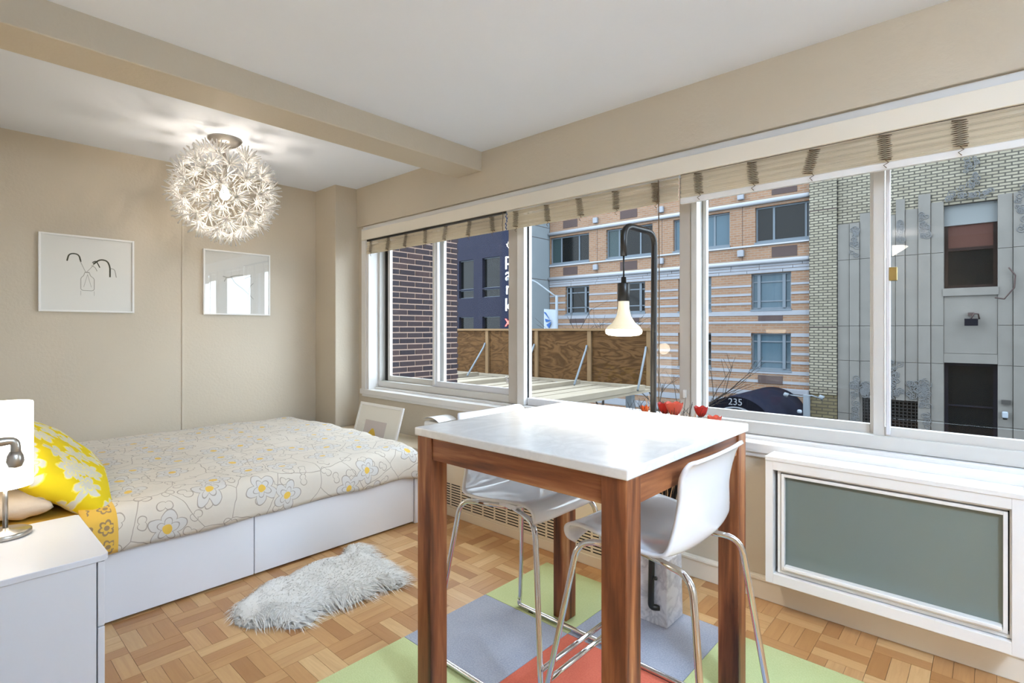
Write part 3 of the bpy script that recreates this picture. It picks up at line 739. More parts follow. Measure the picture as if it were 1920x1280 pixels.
# ------------------------------------------------------------------ framed prints on the wall
def framed(name, label, y0, z0, s, botanic, reflective):
    p_ = thing(name, label, 'picture', (XB+.01, y0+s/2, z0))
    fm = MB(); w_ = .012; x0, x1 = XB+.001, XB+.024
    fm.box(x0, x1, y0, y0+w_, z0, z0+s).box(x0, x1, y0+s-w_, y0+s, z0, z0+s).box(x0, x1, y0+w_, y0+s-w_, z0, z0+w_).box(x0, x1, y0+w_, y0+s-w_, z0+s-w_, z0+s)
    fm.build('frame', M['frame_white'], p_, bev=.0015)
    B(XB+.004, XB+.012, y0+w_, y0+s-w_, z0+w_, z0+s-w_).build('print', M['paper'], p_)
    xi = XB+.0128
    P = lambda a, b_: (xi, y0+a*s, z0+b_*s)
    def crv(pts, r, mat):
        pts = rounded([P(*q) for q in pts], .2, 6)
        m = MB()
        for a, b_ in zip(pts, pts[1:]): m.bar(a, b_, r*2, .0006, up=(1, 0, 0))
        m.build('drawing', mat, p_)
    for pts, r, mt_ in botanic: crv(pts, r, M[mt_])
    if reflective: B(XB+.018, XB+.0195, y0+.006, y0+s-.006, z0+.006, z0+s-.006).build('glazing', M['pic_glass'], p_)
    return p_
vase_a = [([(.28, .66), (.30, .76), (.40, .76), (.42, .66)], .004, 'ink'), ([(.41, .68), (.44, .60), (.47, .53)], .0014, 'ink_light'),
    ([(.55, .64), (.62, .71), (.70, .70), (.73, .62), (.73, .48)], .0045, 'ink'), ([(.54, .66), (.58, .69), (.62, .60)], .003, 'ink'), ([(.48, .53), (.52, .58), (.56, .64)], .0014, 'ink_light'),
    ([(.53, .62), (.57, .60), (.59, .55)], .002, 'ink_light'), ([(.73, .60), (.78, .59), (.80, .48)], .0024, 'ink_light'),
    ([(.46, .525), (.51, .525)], .003, 'ink_light'), ([(.46, .52), (.45, .48), (.42, .45), (.42, .30), (.44, .285), (.54, .285), (.56, .30), (.56, .45), (.52, .48), (.51, .52)], .0018, 'ink_light'),
    ([(.49, .50), (.45, .33)], .001, 'ink_light'), ([(.49, .50), (.53, .33)], .001, 'ink_light'), ([(.42, .28), (.42, .22)], .0008, 'ink_light'), ([(.56, .28), (.56, .22)], .0008, 'ink_light')]
vase_b = [([(.28, .60), (.36, .58), (.44, .62), (.58, .64)], .003, 'ink_light'), ([(.30, .52), (.33, .58)], .0025, 'ink_light'), ([(.40, .60), (.46, .50), (.58, .42), (.66, .34)], .004, 'ink_light'),
    ([(.60, .58), (.66, .62), (.70, .63)], .003, 'ink_light'), ([(.66, .34), (.68, .46), (.74, .52)], .002, 'ink_light'), ([(.66, .34), (.66, .22)], .0016, 'ink_light'), ([(.67, .34), (.74, .26)], .002, 'ink_light')]
framed('framed_print', 'white framed print of drooping catkins in a glass bottle nearest the bed head', .455, 1.338, .508, vase_a, False)
framed('framed_print', 'white framed print of a bare twig behind reflecting glass beside the corner column', 1.405, 1.338, .508, vase_b, True)

# leaning picture
lp_ = thing('leaning_picture', 'white matted picture of a yellow pear leaning against the heater below the window', 'picture', (-3.50, 2.150, .004))
lp_.rotation_euler = (math.radians(-16.6), 0, 0)
pw, ph = .575, .665
b_ = MB()
b_.box(-pw/2, -pw/2+.022, 0, .016, 0, ph).box(pw/2-.022, pw/2, 0, .016, 0, ph).box(-pw/2+.022, pw/2-.022, 0, .016, 0, .022).box(-pw/2+.022, pw/2-.022, 0, .016, ph-.022, ph)
b_.build('frame', M['frame_white'], lp_, bev=.002, local=True)
wall_holes(-pw/2+.02, pw/2-.02, .02, ph-.02, .006, .010, [(-.165, .125, .14, .535)]).build('mat', M['mat_board'], lp_, local=True)
B(-.17, .13, .0105, .012, .13, .545).build('print', plain('lilac_paper', srgb(206, 196, 192), .7), lp_, local=True)
MB().lathe([(0, .30), (.06, .31), (.082, .35), (.066, .41), (.032, .455), (.012, .475), (0, .476)], (-.045, .0098, 0), 22, 1, .012).build('pear', plain('pear_yellow', srgb(214, 176, 64), .7), lp_, True, local=True)

# ------------------------------------------------------------------ pendant lamp
pl = thing('pendant_lamp', 'dandelion ball ceiling lamp of white starburst flowers above the bed', 'lamp', (-3.70, 1.285, 2.462))
pc = Vector((-3.70, 1.285, 2.112)); PR = .316
MB().lathe([(0, 0), (.100, 0), (.103, -.006), (.098, -.014), (.082, -.030), (.070, -.040), (.030, -.048), (0, -.048)], (pc.x, pc.y, 2.462), 40).build('canopy', M['nickel'], pl, True)
MB().tube([(pc.x, pc.y, 2.42), (pc.x, pc.y, 2.165)], .012, 12).build('stem', M['nickel'], pl, True)
MB().lathe([(0, .0), (.020, .0), (.024, .03), (.018, .06), (0, .06)], (pc.x, pc.y, 2.145), 20).build('socket', M['white_metal'], pl, True)
MB().lathe([(0, -.052), (.018, -.048), (.030, -.030), (.031, -.012), (.020, .012), (.015, .03), (0, .03)], (pc.x, pc.y, 2.118), 24).build('bulb', M['bulb_glow'], pl, True)
point('pendant_light', (pc.x, pc.y, 2.10), LAMP['pendant'], (1, .88, .74), .035, pl)
fm = MB()   # one starburst: centre at distance, spikes spreading outward
for ring, (cnt, tilt, ln) in enumerate(((10, 1.28, .084), (6, .86, .086), (3, .42, .080))):
    for k in range(cnt):
        a = 2*PI*(k+.5*(ring % 2))/cnt+ring*.2; d = Vector((math.sin(tilt)*math.cos(a), math.sin(tilt)*math.sin(a), math.cos(tilt)))
        e = d*ln; fm.tube([d*.006, d*ln*.6+Vector((0, 0, .004)), e+Vector((0, 0, .010))], [.0036, .0032, .0038], 5)
fm.lathe([(0, -.004), (.013, -.004), (.015, 0), (.012, .005), (0, .006)], seg=10)
flower_me = fm.mesh('flower', M['petal_white'], True)
rod_me = MB().tube([(0, 0, -.17), (0, 0, 0)], .0011, 5).mesh('rod', M['petal_white'], True)
NF = 54
for k in range(NF):
    zz = 1-(k+.5)*2/NF
    if zz > .93: continue
    ph_ = k*2.399963; rr = math.sqrt(1-zz*zz); d = Vector((rr*math.cos(ph_), rr*math.sin(ph_), zz))
    q = d.to_track_quat('Z', 'Y')
    o = bpy.data.objects.new('flower', flower_me); COL.objects.link(o); o.parent = pl
    o.location = pc+d*(PR-.055)-pl.location; o.rotation_mode = 'QUATERNION'; o.rotation_quaternion = q
    r_ = bpy.data.objects.new('rod', rod_me); COL.objects.link(r_); r_.parent = o
MB().lathe([(0, -.03), (.035, -.02), (.040, 0), (.035, .02), (0, .03)], (pc.x, pc.y, 2.19), 20).build('hub', M['clear'], pl, True)

# ------------------------------------------------------------------ rug of felt tiles
rug = thing('tile_rug', 'rug of square green, grey and red felt tiles under the table', 'rug', (-1.02, 1.49, 0))
gx = [-1.722, -1.256, -.790, -.324]; gy = [.805, 1.258, 1.711, 2.164]
pat = [['green', 'grey', 'green'], ['grey', 'red', 'grey'], ['green', 'grey', 'green']]
for i in range(3):
    for j in range(3):
        B(gx[i]+.0008, gx[i+1]-.0008, gy[j]+.0008, gy[j+1]-.0008, .0, .006).build('felt_tile', M['rug_'+pat[i][j]], rug, bev=.001)

# ------------------------------------------------------------------ sheepskin
SK = [(-2.456, 0.862), (-2.513, 0.958), (-2.581, 1.046), (-2.592, 1.101), (-2.554, 1.151), (-2.603, 1.237), (-2.63, 1.346), (-2.578, 1.419), (-2.566, 1.474), (-2.67, 1.558), (-2.66, 1.61), (-2.605, 1.646), (-2.5, 1.626), (-2.397, 1.61), (-2.234, 1.589), (-2.102, 1.569), (-2.059, 1.549), (-2.046, 1.491), (-2.08, 1.432), (-2.093, 1.407), (-2.081, 1.365), (-2.072, 1.309), (-2.075, 1.232), (-2.086, 1.163), (-2.116, 1.102), (-2.078, 1.059), (-2.071, 0.993), (-2.107, 0.949), (-2.163, 0.94), (-2.195, 0.89), (-2.234, 0.844), (-2.311, 0.815), (-2.386, 0.834)]
skc = Vector((sum(p[0] for p in SK)/len(SK), sum(p[1] for p in SK)/len(SK)))
def shrink(p, d):
    v = Vector(p)-skc; return tuple(skc+v*(1-d/v.length))
SK2 = [shrink(p, .028) for p in SK]
sk = thing('sheepskin', 'fluffy white sheepskin lying on the parquet beside the bed', 'sheepskin', (skc.x, skc.y, 0))
def inpoly(x, y, P):
    c = False; j = len(P)-1
    for i in range(len(P)):
        if (P[i][1] > y) != (P[j][1] > y) and x < (P[j][0]-P[i][0])*(y-P[i][1])/(P[j][1]-P[i][1])+P[i][0]: c = not c
        j = i
    return c
def edged(x, y, P):
    best = 9; n = len(P); nx_ = ny_ = 0
    for i in range(n):
        ax, ay = P[i]; bx_, by_ = P[(i+1) % n]; dx, dy = bx_-ax, by_-ay
        t_ = max(0, min(1, ((x-ax)*dx+(y-ay)*dy)/(dx*dx+dy*dy))); px, py = ax+t_*dx, ay+t_*dy
        d = math.hypot(x-px, y-py)
        if d < best: best = d; nx_, ny_ = px-x, py-y
    return best, nx_, ny_
def skh(x, y, d): return .006+.048*min(1, d/.09)**.6+.012*noise.noise(Vector((x*7, y*7, 0)))*min(1, d/.06)
MB().prism(SK2, .0, .006).build('hide', M['fleece'], sk)
wool = MB(); cap = MB(); st = .022; idx = {}
for i in range(-1, 34):
    for j in range(-1, 42):
        x, y = -2.70+i*st, .80+j*st
        if inpoly(x, y, SK2): idx[i, j] = len(cap.v); d, _, _ = edged(x, y, SK2); cap.v.append((x, y, skh(x, y, d)))
for (i, j), a in idx.items():
    q = [(i, j), (i+1, j), (i+1, j+1), (i, j+1)]
    if all(k in idx for k in q): cap.f.append(tuple(idx[k] for k in q))
cap.build('pile', M['fleece'], sk, True)
rnd = random.Random(3); cnt = 0
while cnt < 8500:
    x, y = rnd.uniform(-2.70, -2.03), rnd.uniform(.80, 1.66)
    if not inpoly(x, y, SK2): continue
    d, ex, ey = edged(x, y, SK2); cnt += 1
    el = math.hypot(ex, ey)+1e-6; out = max(0, 1-d/.07)
    swirl = noise.noise(Vector((x*6, y*6, 4)))*2.6
    dx = .022*math.cos(swirl+.5)+rnd.uniform(-.010, .010)+ex/el*.038*out; dy = .022*math.sin(swirl+.5)+rnd.uniform(-.010, .010)+ey/el*.038*out
    z = skh(x, y, d)-.004; h = rnd.uniform(.003, .009)*(1-.4*out); b0 = len(wool.v); wd = rnd.uniform(.0014, .0028); a = rnd.uniform(0, 6.28); cx_, sx_ = math.cos(a)*wd, math.sin(a)*wd
    z2 = max(.003, z+h); zt = max(.002, z+h*1.15-.012*out)
    wool.v += [(x-cx_, y-sx_, max(.001, z)), (x+cx_, y+sx_, max(.001, z)), (x+dx*.6+cx_*.7, y+dy*.6+sx_*.7, z2), (x+dx*.6-cx_*.7, y+dy*.6-sx_*.7, z2), (x+dx*1.25, y+dy*1.25, zt)]
    wool.f += [(b0, b0+1, b0+2, b0+3), (b0+3, b0+2, b0+4)]
wl_o = wool.build('wool', M['fleece'], sk); tag(wl_o, kind='stuff')

# ------------------------------------------------------------------ bar table
tb = thing('bar_table', 'counter-height table with white marble top and reddish wood legs', 'table', (-.995, 1.45, 0))
TX0, TX1, TY0, TY1, TZ = -1.385, -.606, 1.052, 1.850, .905
B(TX0, TX1, TY0, TY1, TZ-.026, TZ).build('marble_top', M['marble_top'], tb, bev=.004, seg=3)
lw = .068; e = .007
for x0 in (TX0+e, TX1-e-lw):
    for y0 in (TY0+e, TY1-e-lw):
        o = B(x0, x0+lw, y0, y0+lw, .006, TZ-.027).build('leg', M['acacia_z'], tb, bev=.003)
        B(x0+.01, x0+lw-.01, y0+.01, y0+lw-.01, 0.006, .010).build('foot_pad', M['rubber'], o)
az0, az1 = TZ-.027-.070, TZ-.027
for y0 in (TY0+e+.006, TY1-e-.030): B(TX0+e+lw, TX1-e-lw, y0, y0+.024, az0, az1).build('apron', M['acacia_x'], tb, bev=.002)
for x0 in (TX0+e+.006, TX1-e-.030): B(x0, x0+.024, TY0+e+lw, TY1-e-lw, az0, az1).build('apron', M['acacia_y'], tb, bev=.002)

# ------------------------------------------------------------------ stools
def smooth_profile(pts, n):
    # Catmull-Rom
    P = [Vector(p) for p in pts]; P = [P[0]*2-P[1]]+P+[P[-1]*2-P[-2]]; out = []
    m_ = len(P)-3
    for k in range(n+1):
        s = min(k/n*m_, m_-1e-6); i = int(s); t_ = s-i; a, b_, c, d = P[i:i+4]
        out.append(.5*((2*b_)+(c-a)*t_+(2*a-5*b_+4*c-d)*t_*t_+(3*b_-a-3*c+d)*t_**3))
    return out
def stool(name, label, loc, rotz, top):
    s = thing(name, label, 'stool', loc, rotz, 'white bar stools at the table')
    # profile (forward, height, half width)
    prof = smooth_profile([(.178, .594, .180), (.187, .610, .200), (.176, .633, .208), (.140, .641, .211), (.08, .632, .212), (.0, .618, .213), (-.08, .611, .214), (-.130, .616, .214), (-.162, .640, .212), (-.174, .700, .190), (-.178, .765, .175), (-.182, .832, .188), (-.192, .868, .182), (-.204, .877, .168)], 60)
    for q in prof:
        if q.y > .70: k_ = (q.y-.70)/.177; q.y = .70+k_*(top-.70); q.x -= (top-.877)*.7*k_
    m = MB(); nt = 28
    def P(a, b_):
        k = a*60; i = min(int(k), 59); q = prof[i].lerp(prof[i+1], k-i); v = b_*2-1
        w_ = q.z; y = v*w_; ee = abs(v)
        a_, c_ = prof[max(0, i-1)], prof[min(60, i+2)]; tx, tz = c_.x-a_.x, c_.y-a_.y; ln_ = math.hypot(tx, tz)+1e-9
        nx2, nz2 = -tz/ln_, tx/ln_
        if nx2*.45+nz2*.9 < 0: nx2, nz2 = -nx2, -nz2
        sm = lambda e0, e1, x_: (lambda k_: k_*k_*(3-2*k_))(max(0, min(1, (x_-e0)/(e1-e0))))
        off = .022*ee**2.3*sm(0, .42, a)*(1-.85*sm(.72, 1, a))
        fw = nx2*off-.018*ee**3*(1-sm(0, .2, a)); up = nz2*off-.006*ee**2*(1-sm(0, .2, a))
        return (q.x+fw, y, q.y+up)
    m.grid(P, 60, nt)
    sh_ = m.build('seat_shell', M['plastic'], s, True, local=True)
    md = sh_.modifiers.new('thick', 'SOLIDIFY'); md.thickness = .010; md.offset = 0
    r = .0095
    for sg in (-1, 1):
        yb, yt = .24*sg, .170*sg
        fl_ = rounded([(.02, yt*.72, .596), (.160, yt, .588), (.245, yb, .060)], .05); fl_.append(Vector((.252, yb, .024)))
        MB().tube(fl_, r, 12).build('leg', M['chrome'], s, True, local=True)
        bl = rounded([(.0, yt*.72, .596), (-.195, yt*1.02, .590), (-.265, yb, .060)], .05); bl.append(Vector((-.269, yb, .040)))
        MB().tube(bl, r, 12).build('leg', M['chrome'], s, True, local=True)
        rn = rounded([(-.269, yb, .042), (-.274, yb, .016), (.252, yb, .016), (.252, yb, .030)], .026)
        rn_o = MB().tube(rn, r, 12).build('runner', M['chrome'], s, True, local=True)
        for xf_ in (-.20, .19): B(xf_-.012, xf_+.012, yb-.008, yb+.008, .0062, .010).build('foot_pad', M['rubber'], rn_o, local=True)
    MB().tube([(.230, -.226, .165), (.230, .226, .165)], .0085, 12).build('footrest', M['chrome'], s, True, local=True)
    MB().tube([(.02, -.123, .596), (0, -.123, .596)], .009, 10).tube([(.02, .123, .596), (0, .123, .596)], .009, 10).box(-.03, .05, -.14, .14, .598, .612).build('bracket', M['plastic'], s, local=True)
    return s
stool('bar_stool', 'white plastic bar stool on the bed side of the table, facing the other stool', (-1.264, 1.495, 0), 0, .901)
stool('bar_stool', 'white plastic bar stool nearest the cooling cover, its back at the table edge', (-.759, 1.474, 0), PI, .880)

# ------------------------------------------------------------------ floor lamp
fl2 = thing('floor_lamp', 'black bent-tube floor lamp with marble block base and bare reflector bulb', 'lamp', (-1.08, 2.08, .006))
mb_ = MB(); bx0, bx1, by0, by1 = -1.205, -.975, 2.005, 2.155
b4 = [(bx0, by0), (bx1, by0), (bx1, by1), (bx0, by1)]
tp = [(bx0+.006, by0+.008), (bx1-.004, by0+.008), (bx1-.004, by1-.004), (bx0+.006, by1-.004)]
mb_.v = [(x, y, .006) for x, y in b4]+[(x, y, .276) for x, y in tp]; mb_.f = [(3, 2, 1, 0), (4, 5, 6, 7), (0, 1, 5, 4), (1, 2, 6, 5), (2, 3, 7, 6), (3, 0, 4, 7)]
mb_.build('marble_base', M['marble_base'], fl2, bev=.004)
px_, py_ = -1.040, 1.993
pole = rounded([(px_+.028, py_+.020, .078), (px_, py_, .078), (px_+.008, py_, .5), (px_+.014, py_+.004, 1.618), (px_+.006, 1.766, 1.618), (px_+.006, 1.766, 1.50)], .062, 8)
MB().tube(pole, .0125, 16).build('pole', M['black'], fl2, True)
bx_, by_ = px_+.006, 1.766
MB().tube([(px_, py_, .20), (px_+.02, py_-.005, .205)], .004, 8).lathe([(0, 0), (.008, 0), (.008, .01), (0, .01)], (px_+.024, py_-.006, .201), 10).build('clamp_screw', M['black'], fl2, True)
MB().tube([(bx_, by_, 1.51), (bx_, by_, 1.415)], .0032, 8).build('cord', M['black'], fl2, True)
MB().lathe([(0, 1.420), (.009, 1.420), (.010, 1.398), (.021, 1.397), (.023, 1.394), (.023, 1.330), (.020, 1.328), (0, 1.328)], (bx_, by_, 0), 28).build('socket', M['black'], fl2, True)
MB().lathe([(.018, 1.338), (.0205, 1.325), (.0212, 1.300), (.027, 1.272), (.043, 1.246), (.060, 1.232), (.0665, 1.222)], (bx_, by_, 0), 40).build('bulb_neck', M['bulb_neck'], fl2, True)
MB().lathe([(.0665, 1.222), (.0685, 1.214), (.066, 1.205), (.055, 1.199), (.030, 1.196), (0, 1.195)], (bx_, by_, 0), 40).build('bulb_lens', M['bulb_lens'], fl2, True)
ld = bpy.data.lights.new('floor_lamp_light', 'SPOT'); ld.energy = LAMP['bulb']*3; ld.color = (1, .86, .66); ld.spot_size = math.radians(150); ld.spot_blend = .7; ld.shadow_soft_size = .05
lo = bpy.data.objects.new('floor_lamp_light', ld); COL.objects.link(lo); lo.parent = fl2; lo.location = Vector((bx_, by_, 1.188))-fl2.location

# ------------------------------------------------------------------ twigs in a vase
vz = thing('vase', 'slim dark floor vase holding dark twigs and red paper flowers by the window', 'vase', (-1.115, 2.225, .0))
vx, vy = -1.105, 2.232
MB().lathe([(0, 0), (.042, 0), (.046, .02), (.05, .12), (.040, .27), (.032, .36), (.036, .40), (.032, .40), (.028, .36), (.028, .10), (0, .10)], (vx, vy, 0), 28).build('body', M['vase'], vz, True)
rt = random.Random(11)
tw = MB(); tws = MB()
for k in range(150):
    a = rt.uniform(0, 2*PI); sp = rt.random()**.6*.17; h = rt.uniform(.70, .86)+.06*rt.random()
    ex_, ey_ = vx+.01+sp*math.cos(a)*1.15, vy+max(-.10, min(.16, sp*math.sin(a)*.7)); m_ = tw if rt.random() < .78 else tws
    p0 = Vector((vx+rt.uniform(-.02, .02), vy+rt.uniform(-.02, .02), .30)); p2 = Vector((ex_, ey_, h)); p1 = p0.lerp(p2, .55)+Vector((rt.uniform(-.015, .015), rt.uniform(-.015, .015), .02))
    m_.tube([p0, p1, p2], [.0021, .0017, .0009], 4, False)
    for q in range(2):
        b0_ = p1.lerp(p2, rt.uniform(.2, .9)); m_.tube([b0_, b0_+Vector((rt.uniform(-.03, .03), rt.uniform(-.02, .02), rt.uniform(.02, .05)))], [.0012, .0006], 3, False)
tag(tw.build('twigs', M['twig'], vz), kind='stuff'); tag(tws.build('straws', M['straw'], vz), kind='stuff')
def poppy(x, y, z, r, mat, tilt):
    st_ = Vector((vx, vy, .32)); fl_ = MB().tube([st_, st_.lerp(Vector((x, y, z)), .6)+Vector((.01, 0, .02)), (x, y, z-.01)], .0016, 5).build('flower_stem', M['twig'], vz)
    h_ = MB()
    for k in range(5):
        a0 = k*2*PI/5
        def g(a, b_, a0=a0):
            th = a0+(a-.5)*1.7; rr = r*(.15+.85*math.sin(b_*1.35)/math.sin(1.35))*(1-.10*abs(a-.5)); return (x+rr*math.cos(th), y+rr*math.sin(th), z-r*.3+b_**1.6*r*1.35+.004*math.sin(a*9+k))
        h_.grid(g, 6, 5)
    h_.build('flower_head', M[mat], fl_, True)
poppy(-1.205, 2.25, .838, .022, 'poppy_orange', 0); poppy(-1.115, 2.27, .846, .034, 'poppy_red', 0); poppy(-1.055, 2.24, .850, .040, 'poppy_coral', 0)
poppy(-.945, 2.27, .850, .030, 'poppy_red', 0); poppy(-.885, 2.27, .815, .03, 'poppy_coral', 0); poppy(-.985, 2.30, .565, .024, 'poppy_coral', 0)

# ------------------------------------------------------------------ ceiling dish lamps: one behind the camera, one added out of view
def dish(loc, power, col, label):
    d = thing('dish_lamp', label, 'lamp', loc); x, y, z = loc
    MB().lathe([(0, 0), (.06, 0), (.055, -.02), (.012, -.03), (.010, -.25), (0, -.25)], loc, 24).build('stem', M['nickel'], d, True)
    MB().lathe([(0, -.215), (.06, -.205), (.12, -.175), (.195, -.125), (.245, -.085), (.240, -.085), (.150, -.150), (.055, -.195), (0, -.205)], (x, y, z-.09), 40).build('bowl', emissive('lit_opal_bowl', col, power, srgb(240, 238, 232)), d, True)
dish((-1.02, -2.85, ZC), LAMP['dish'], (1, .90, .76, 1), 'frosted bowl ceiling lamp in the entry behind the camera')
dish((1.25, .55, ZC), LAMP['dish_added'], (.56, .76, 1, 1), 'added frosted bowl ceiling lamp, out of view, brightening the main room')  # unseen lamp, added to fill the main room with cool light

# ================================================================== OUTSIDE
GZ = -3.3
struct(B(-45, 30, 2.8, 40, GZ-.2, GZ).build('street', M['asphalt']))
struct(B(-45, 30, 15.2, 18.0, GZ, GZ+.14).build('sidewalk_far', M['sidewalk'])); struct(B(-45, 30, 2.8, 9.2, GZ, GZ+.14).build('sidewalk_near', M['sidewalk']))
# own building's outer wall below and above the window
struct(MB().box(-4.6, 6, 2.745, 2.86, GZ, .66).box(-4.6, 6, 2.745, 2.86, 2.12, 12).box(.53, 6, 2.745, 2.86, .66, 2.12).box(-4.6, -4.02, 2.665, 2.70, .66, 2.12).box(-4.6, -4.5, 2.70, 2.86, .66, 2.12).build('wall_outer', M['brick_tan']))
# ---- dark brick pier, every brick in view a piece
pier = thing('brick_pier', 'dark purple-brown brick pier with pale mortar just outside the sliding pane', 'brick pier', (-5.2, 4.05, GZ))
PXF = -5.10; PYA, PYB = 3.55, 4.572
B(PXF-.35, PXF-.010, PYA-.08, PYB-.012, GZ, 6.0).build('mortar_core', M['mortar'], pier)
B(PXF-.35, PXF+.004, PYA-.14, PYA-.02, GZ, 6.0).build('pale_jamb', M['white_trim'], pier)
ch = .0672; bl_ = .2255
bk = {}
def brick_mesh(L):
    key = round(L, 3)
    if key not in bk: bk[key] = MB().box(-.05, 0, -L/2, L/2, -ch/2+.0075, ch/2-.0075).mesh('brick', M['dark_brick'])
    return bk[key]
rest = MB()
zr = GZ+.02; row = 0; zi = []
while zr < 6: zi.append(zr); zr += ch
for row, z in enumerate(zi):
    y = PYA-.02-(bl_/2 if row % 2 else 0)+.03
    while y < PYB:
        y0, y1 = max(y, PYA-.02), min(y+bl_-.016, PYB)
        if y1-y0 > .03:
            if .55 < z < 2.15:
                o = bpy.data.objects.new('brick', brick_mesh(y1-y0)); COL.objects.link(o); o.parent = pier; o.location = Vector((PXF, (y0+y1)/2, z))-pier.location
            else: rest.box(PXF-.05, PXF, y0, y1, z-ch/2+.0075, z+ch/2-.0075)
        y += bl_
tag(rest.build('brick_field', M['dark_brick'], pier), kind='stuff')
# ---- sidewalk shed
sd = thing('sidewalk_shed', 'wooden sidewalk shed with plywood parapet and weathered plank deck outside the window', 'shed', (-8, 6.5, GZ))
DZ = .13
px0 = -4.62
for k in range(34):
    x1 = px0-k*.29; j = random.uniform(-.012, .012)
    B(x1-.28, x1, 3.2 if x1-.28 > -5.05 else 4.72, 8.90+random.uniform(-.05, .02), DZ-.05+j, DZ+j).build('deck_plank', M['plank'], sd)
B(px0-.10, px0+.02, 3.2, 8.6, DZ+.012, DZ+.10).build('edge_beam', M['plank'], sd)
for k in range(1, 7): B(px0-.10-k*1.45, px0+.0-k*1.45, 4.8, 8.7, DZ+.012, DZ+.09).build('deck_batten', M['plank'], sd)
for k in range(5):
    x1 = px0-.02-k*1.42; B(x1-1.41, x1, 9.0, 9.02, DZ+.04, 1.225).build('plywood_sheet', M['plywood'], sd)
for x in (-4.72, -6.04, -7.43, -7.62, -8.97, -10.4, -11.6):
    B(x-.045, x+.045, 8.955, 9.0, DZ, 1.20).build('stud', M['lumber'], sd)
    MB().tube([(x-.05, 8.95, .90), (x-.03, 8.88, .80), (x+.26, 8.08, DZ+.06)], .02, 8).build('brace', M['galv'], sd, True)
B(-11.8, px0, 8.93, 9.05, 1.20, 1.245).build('top_rail', M['lumber'], sd)
B(-11.8, px0, 8.85, 9.0, DZ, DZ+.045).build('bottom_rail', M['plank'], sd)
for x in (-4.9, -8.4, -11.9):
    for y in (5.2, 8.6): B(x-.06, x+.06, y-.06, y+.06, GZ+.14, DZ-.05).build('post', M['galv'], sd)

# ---- orange brick apartment building with stone bands
ab = thing('apartment_building', 'orange brick apartment building with pale stone bands across the street', 'building', (-9.1, 18.2, GZ))
AXL, AXR, FYc = -14.16, -4.09, 18.0
wins = []
for k in range(4): x0 = -14.16+.02+k*2.815; wins.append(('A', x0, min(x0+2.0, AXR-.02), 4.03, 5.17))
for k in range(4): x0 = -13.32+k*2.50; wins.append(('B', x0, x0+1.19, 1.87, 3.03)); wins.append(('C', x0, x0+1.19, -.07, 1.11))
for k in range(4): x0 = -14.16+.02+k*2.815; wins.append(('A', x0, min(x0+2.0, AXR-.02), 7.0, 8.2))
wall_holes(AXL, AXR, GZ, 10.5, FYc, FYc+.35, [w_[1:] for w_ in wins]).build('wall', M['brick_orange'], ab)
B(AXL, AXR, FYc+.6, FYc+.8, GZ, 10.5).build('core', M['dark'], ab)
rw = random.Random(5)
for typ, x0, x1, z0, z1 in wins:
    fr_ = MB(); y0, y1 = FYc+.10, FYc+.17; wf = .05
    fr_.box(x0, x1, y0, y1, z0, z0+wf*1.4).box(x0, x1, y0, y1, z1-wf, z1).box(x0, x0+wf, y0, y1, z0+wf*1.4, z1-wf).box(x1-wf, x1, y0, y1, z0+wf*1.4, z1-wf)
    if typ == 'A':
        for f_ in (.27, .73): xm = x0+2.0*f_; fr_.box(xm-.03, xm+.03, y0, y1, z0+wf*1.4, z1-wf)
        xs = [x0+wf, x0+.54-.03, x0+1.46-.03, x1-wf]; 
        mats = {0: ['glass_teal', 'glass_dark', 'glass_dark'], 1: ['glass_teal', 'glass_dark', 'glass_dark'], 2: ['glass_blue']*3, 3: ['glass_dark']*3}[int(round((x0+14.14)/2.815)) % 4]
        panes = [(xs[0], x0+.51, z0+.07, z1-wf, mats[0]), (x0+.57, x0+1.43, z0+.07, z1-wf, mats[1]), (x0+1.49, x1-wf, z0+.07, z1-wf, mats[2])]
    else:
        for xm in (x0+.22, x1-.22): fr_.box(xm-.045, xm+.045, y0-.03, y1, z0+wf, z1-wf)
        for zm in (z0+.27, z1-.27): fr_.box(x0+wf, x1-wf, y0, y1, zm-.02, zm+.02)
        c = int(round((x0+13.32)/2.5)); mm = 'glass_blue' if c == 3 or (c == 2 and typ == 'B') else 'glass_dark'
        panes = []
        zs = [z0+.07, z0+.25, z0+.29, z1-.29, z1-.25, z1-wf]
        for a, b2_ in ((x0+wf, x0+.175), (x0+.265, x1-.265), (x1-.175, x1-wf)):
            for q in range(3): panes.append((a, b2_, zs[2*q], zs[2*q+1], mm))
    wo = fr_.build('window', M['win_frame'], ab)
    for a, b2_, c0, c1, mm in panes: B(a-.01, b2_+.01, y0+.03, y0+.04, c0-.01, c1+.01).build('pane', M[mm], wo)
    B(x0-.02, x1+.02, FYc-.03, FYc+.12, z0-.05, z0+.005).build('sill', M['win_frame'], wo)
def runs(z0, z1):
    hs = sorted((w_[1]-.0, w_[2]+.0) for w_ in wins if w_[3] < z1 and w_[4] > z0); out = []; x = AXL
    for a, b2_ in hs:
        if a > x: out.append((x, a))
        x = max(x, b2_)
    if x < AXR: out.append((x, AXR))
    return out
BND = [(2.62, 2.69), (2.33, 2.40), (2.04, 2.11), (1.68, 1.83), (1.427, 1.495), (1.0, 1.11), (.713, .796), (.431, .514), (.149, .232), (-.184, -.08), (-.482, -.40), (-.90, -.75), (-1.25, -1.05), (-1.7, -1.45)]
for z0, z1 in BND:
    for a, b2_ in runs(z0, z1):
        if b2_-a > .05: B(a, b2_, FYc-.018, FYc+.02, z0, z1).build('stone_band', M['stone_band'], ab)
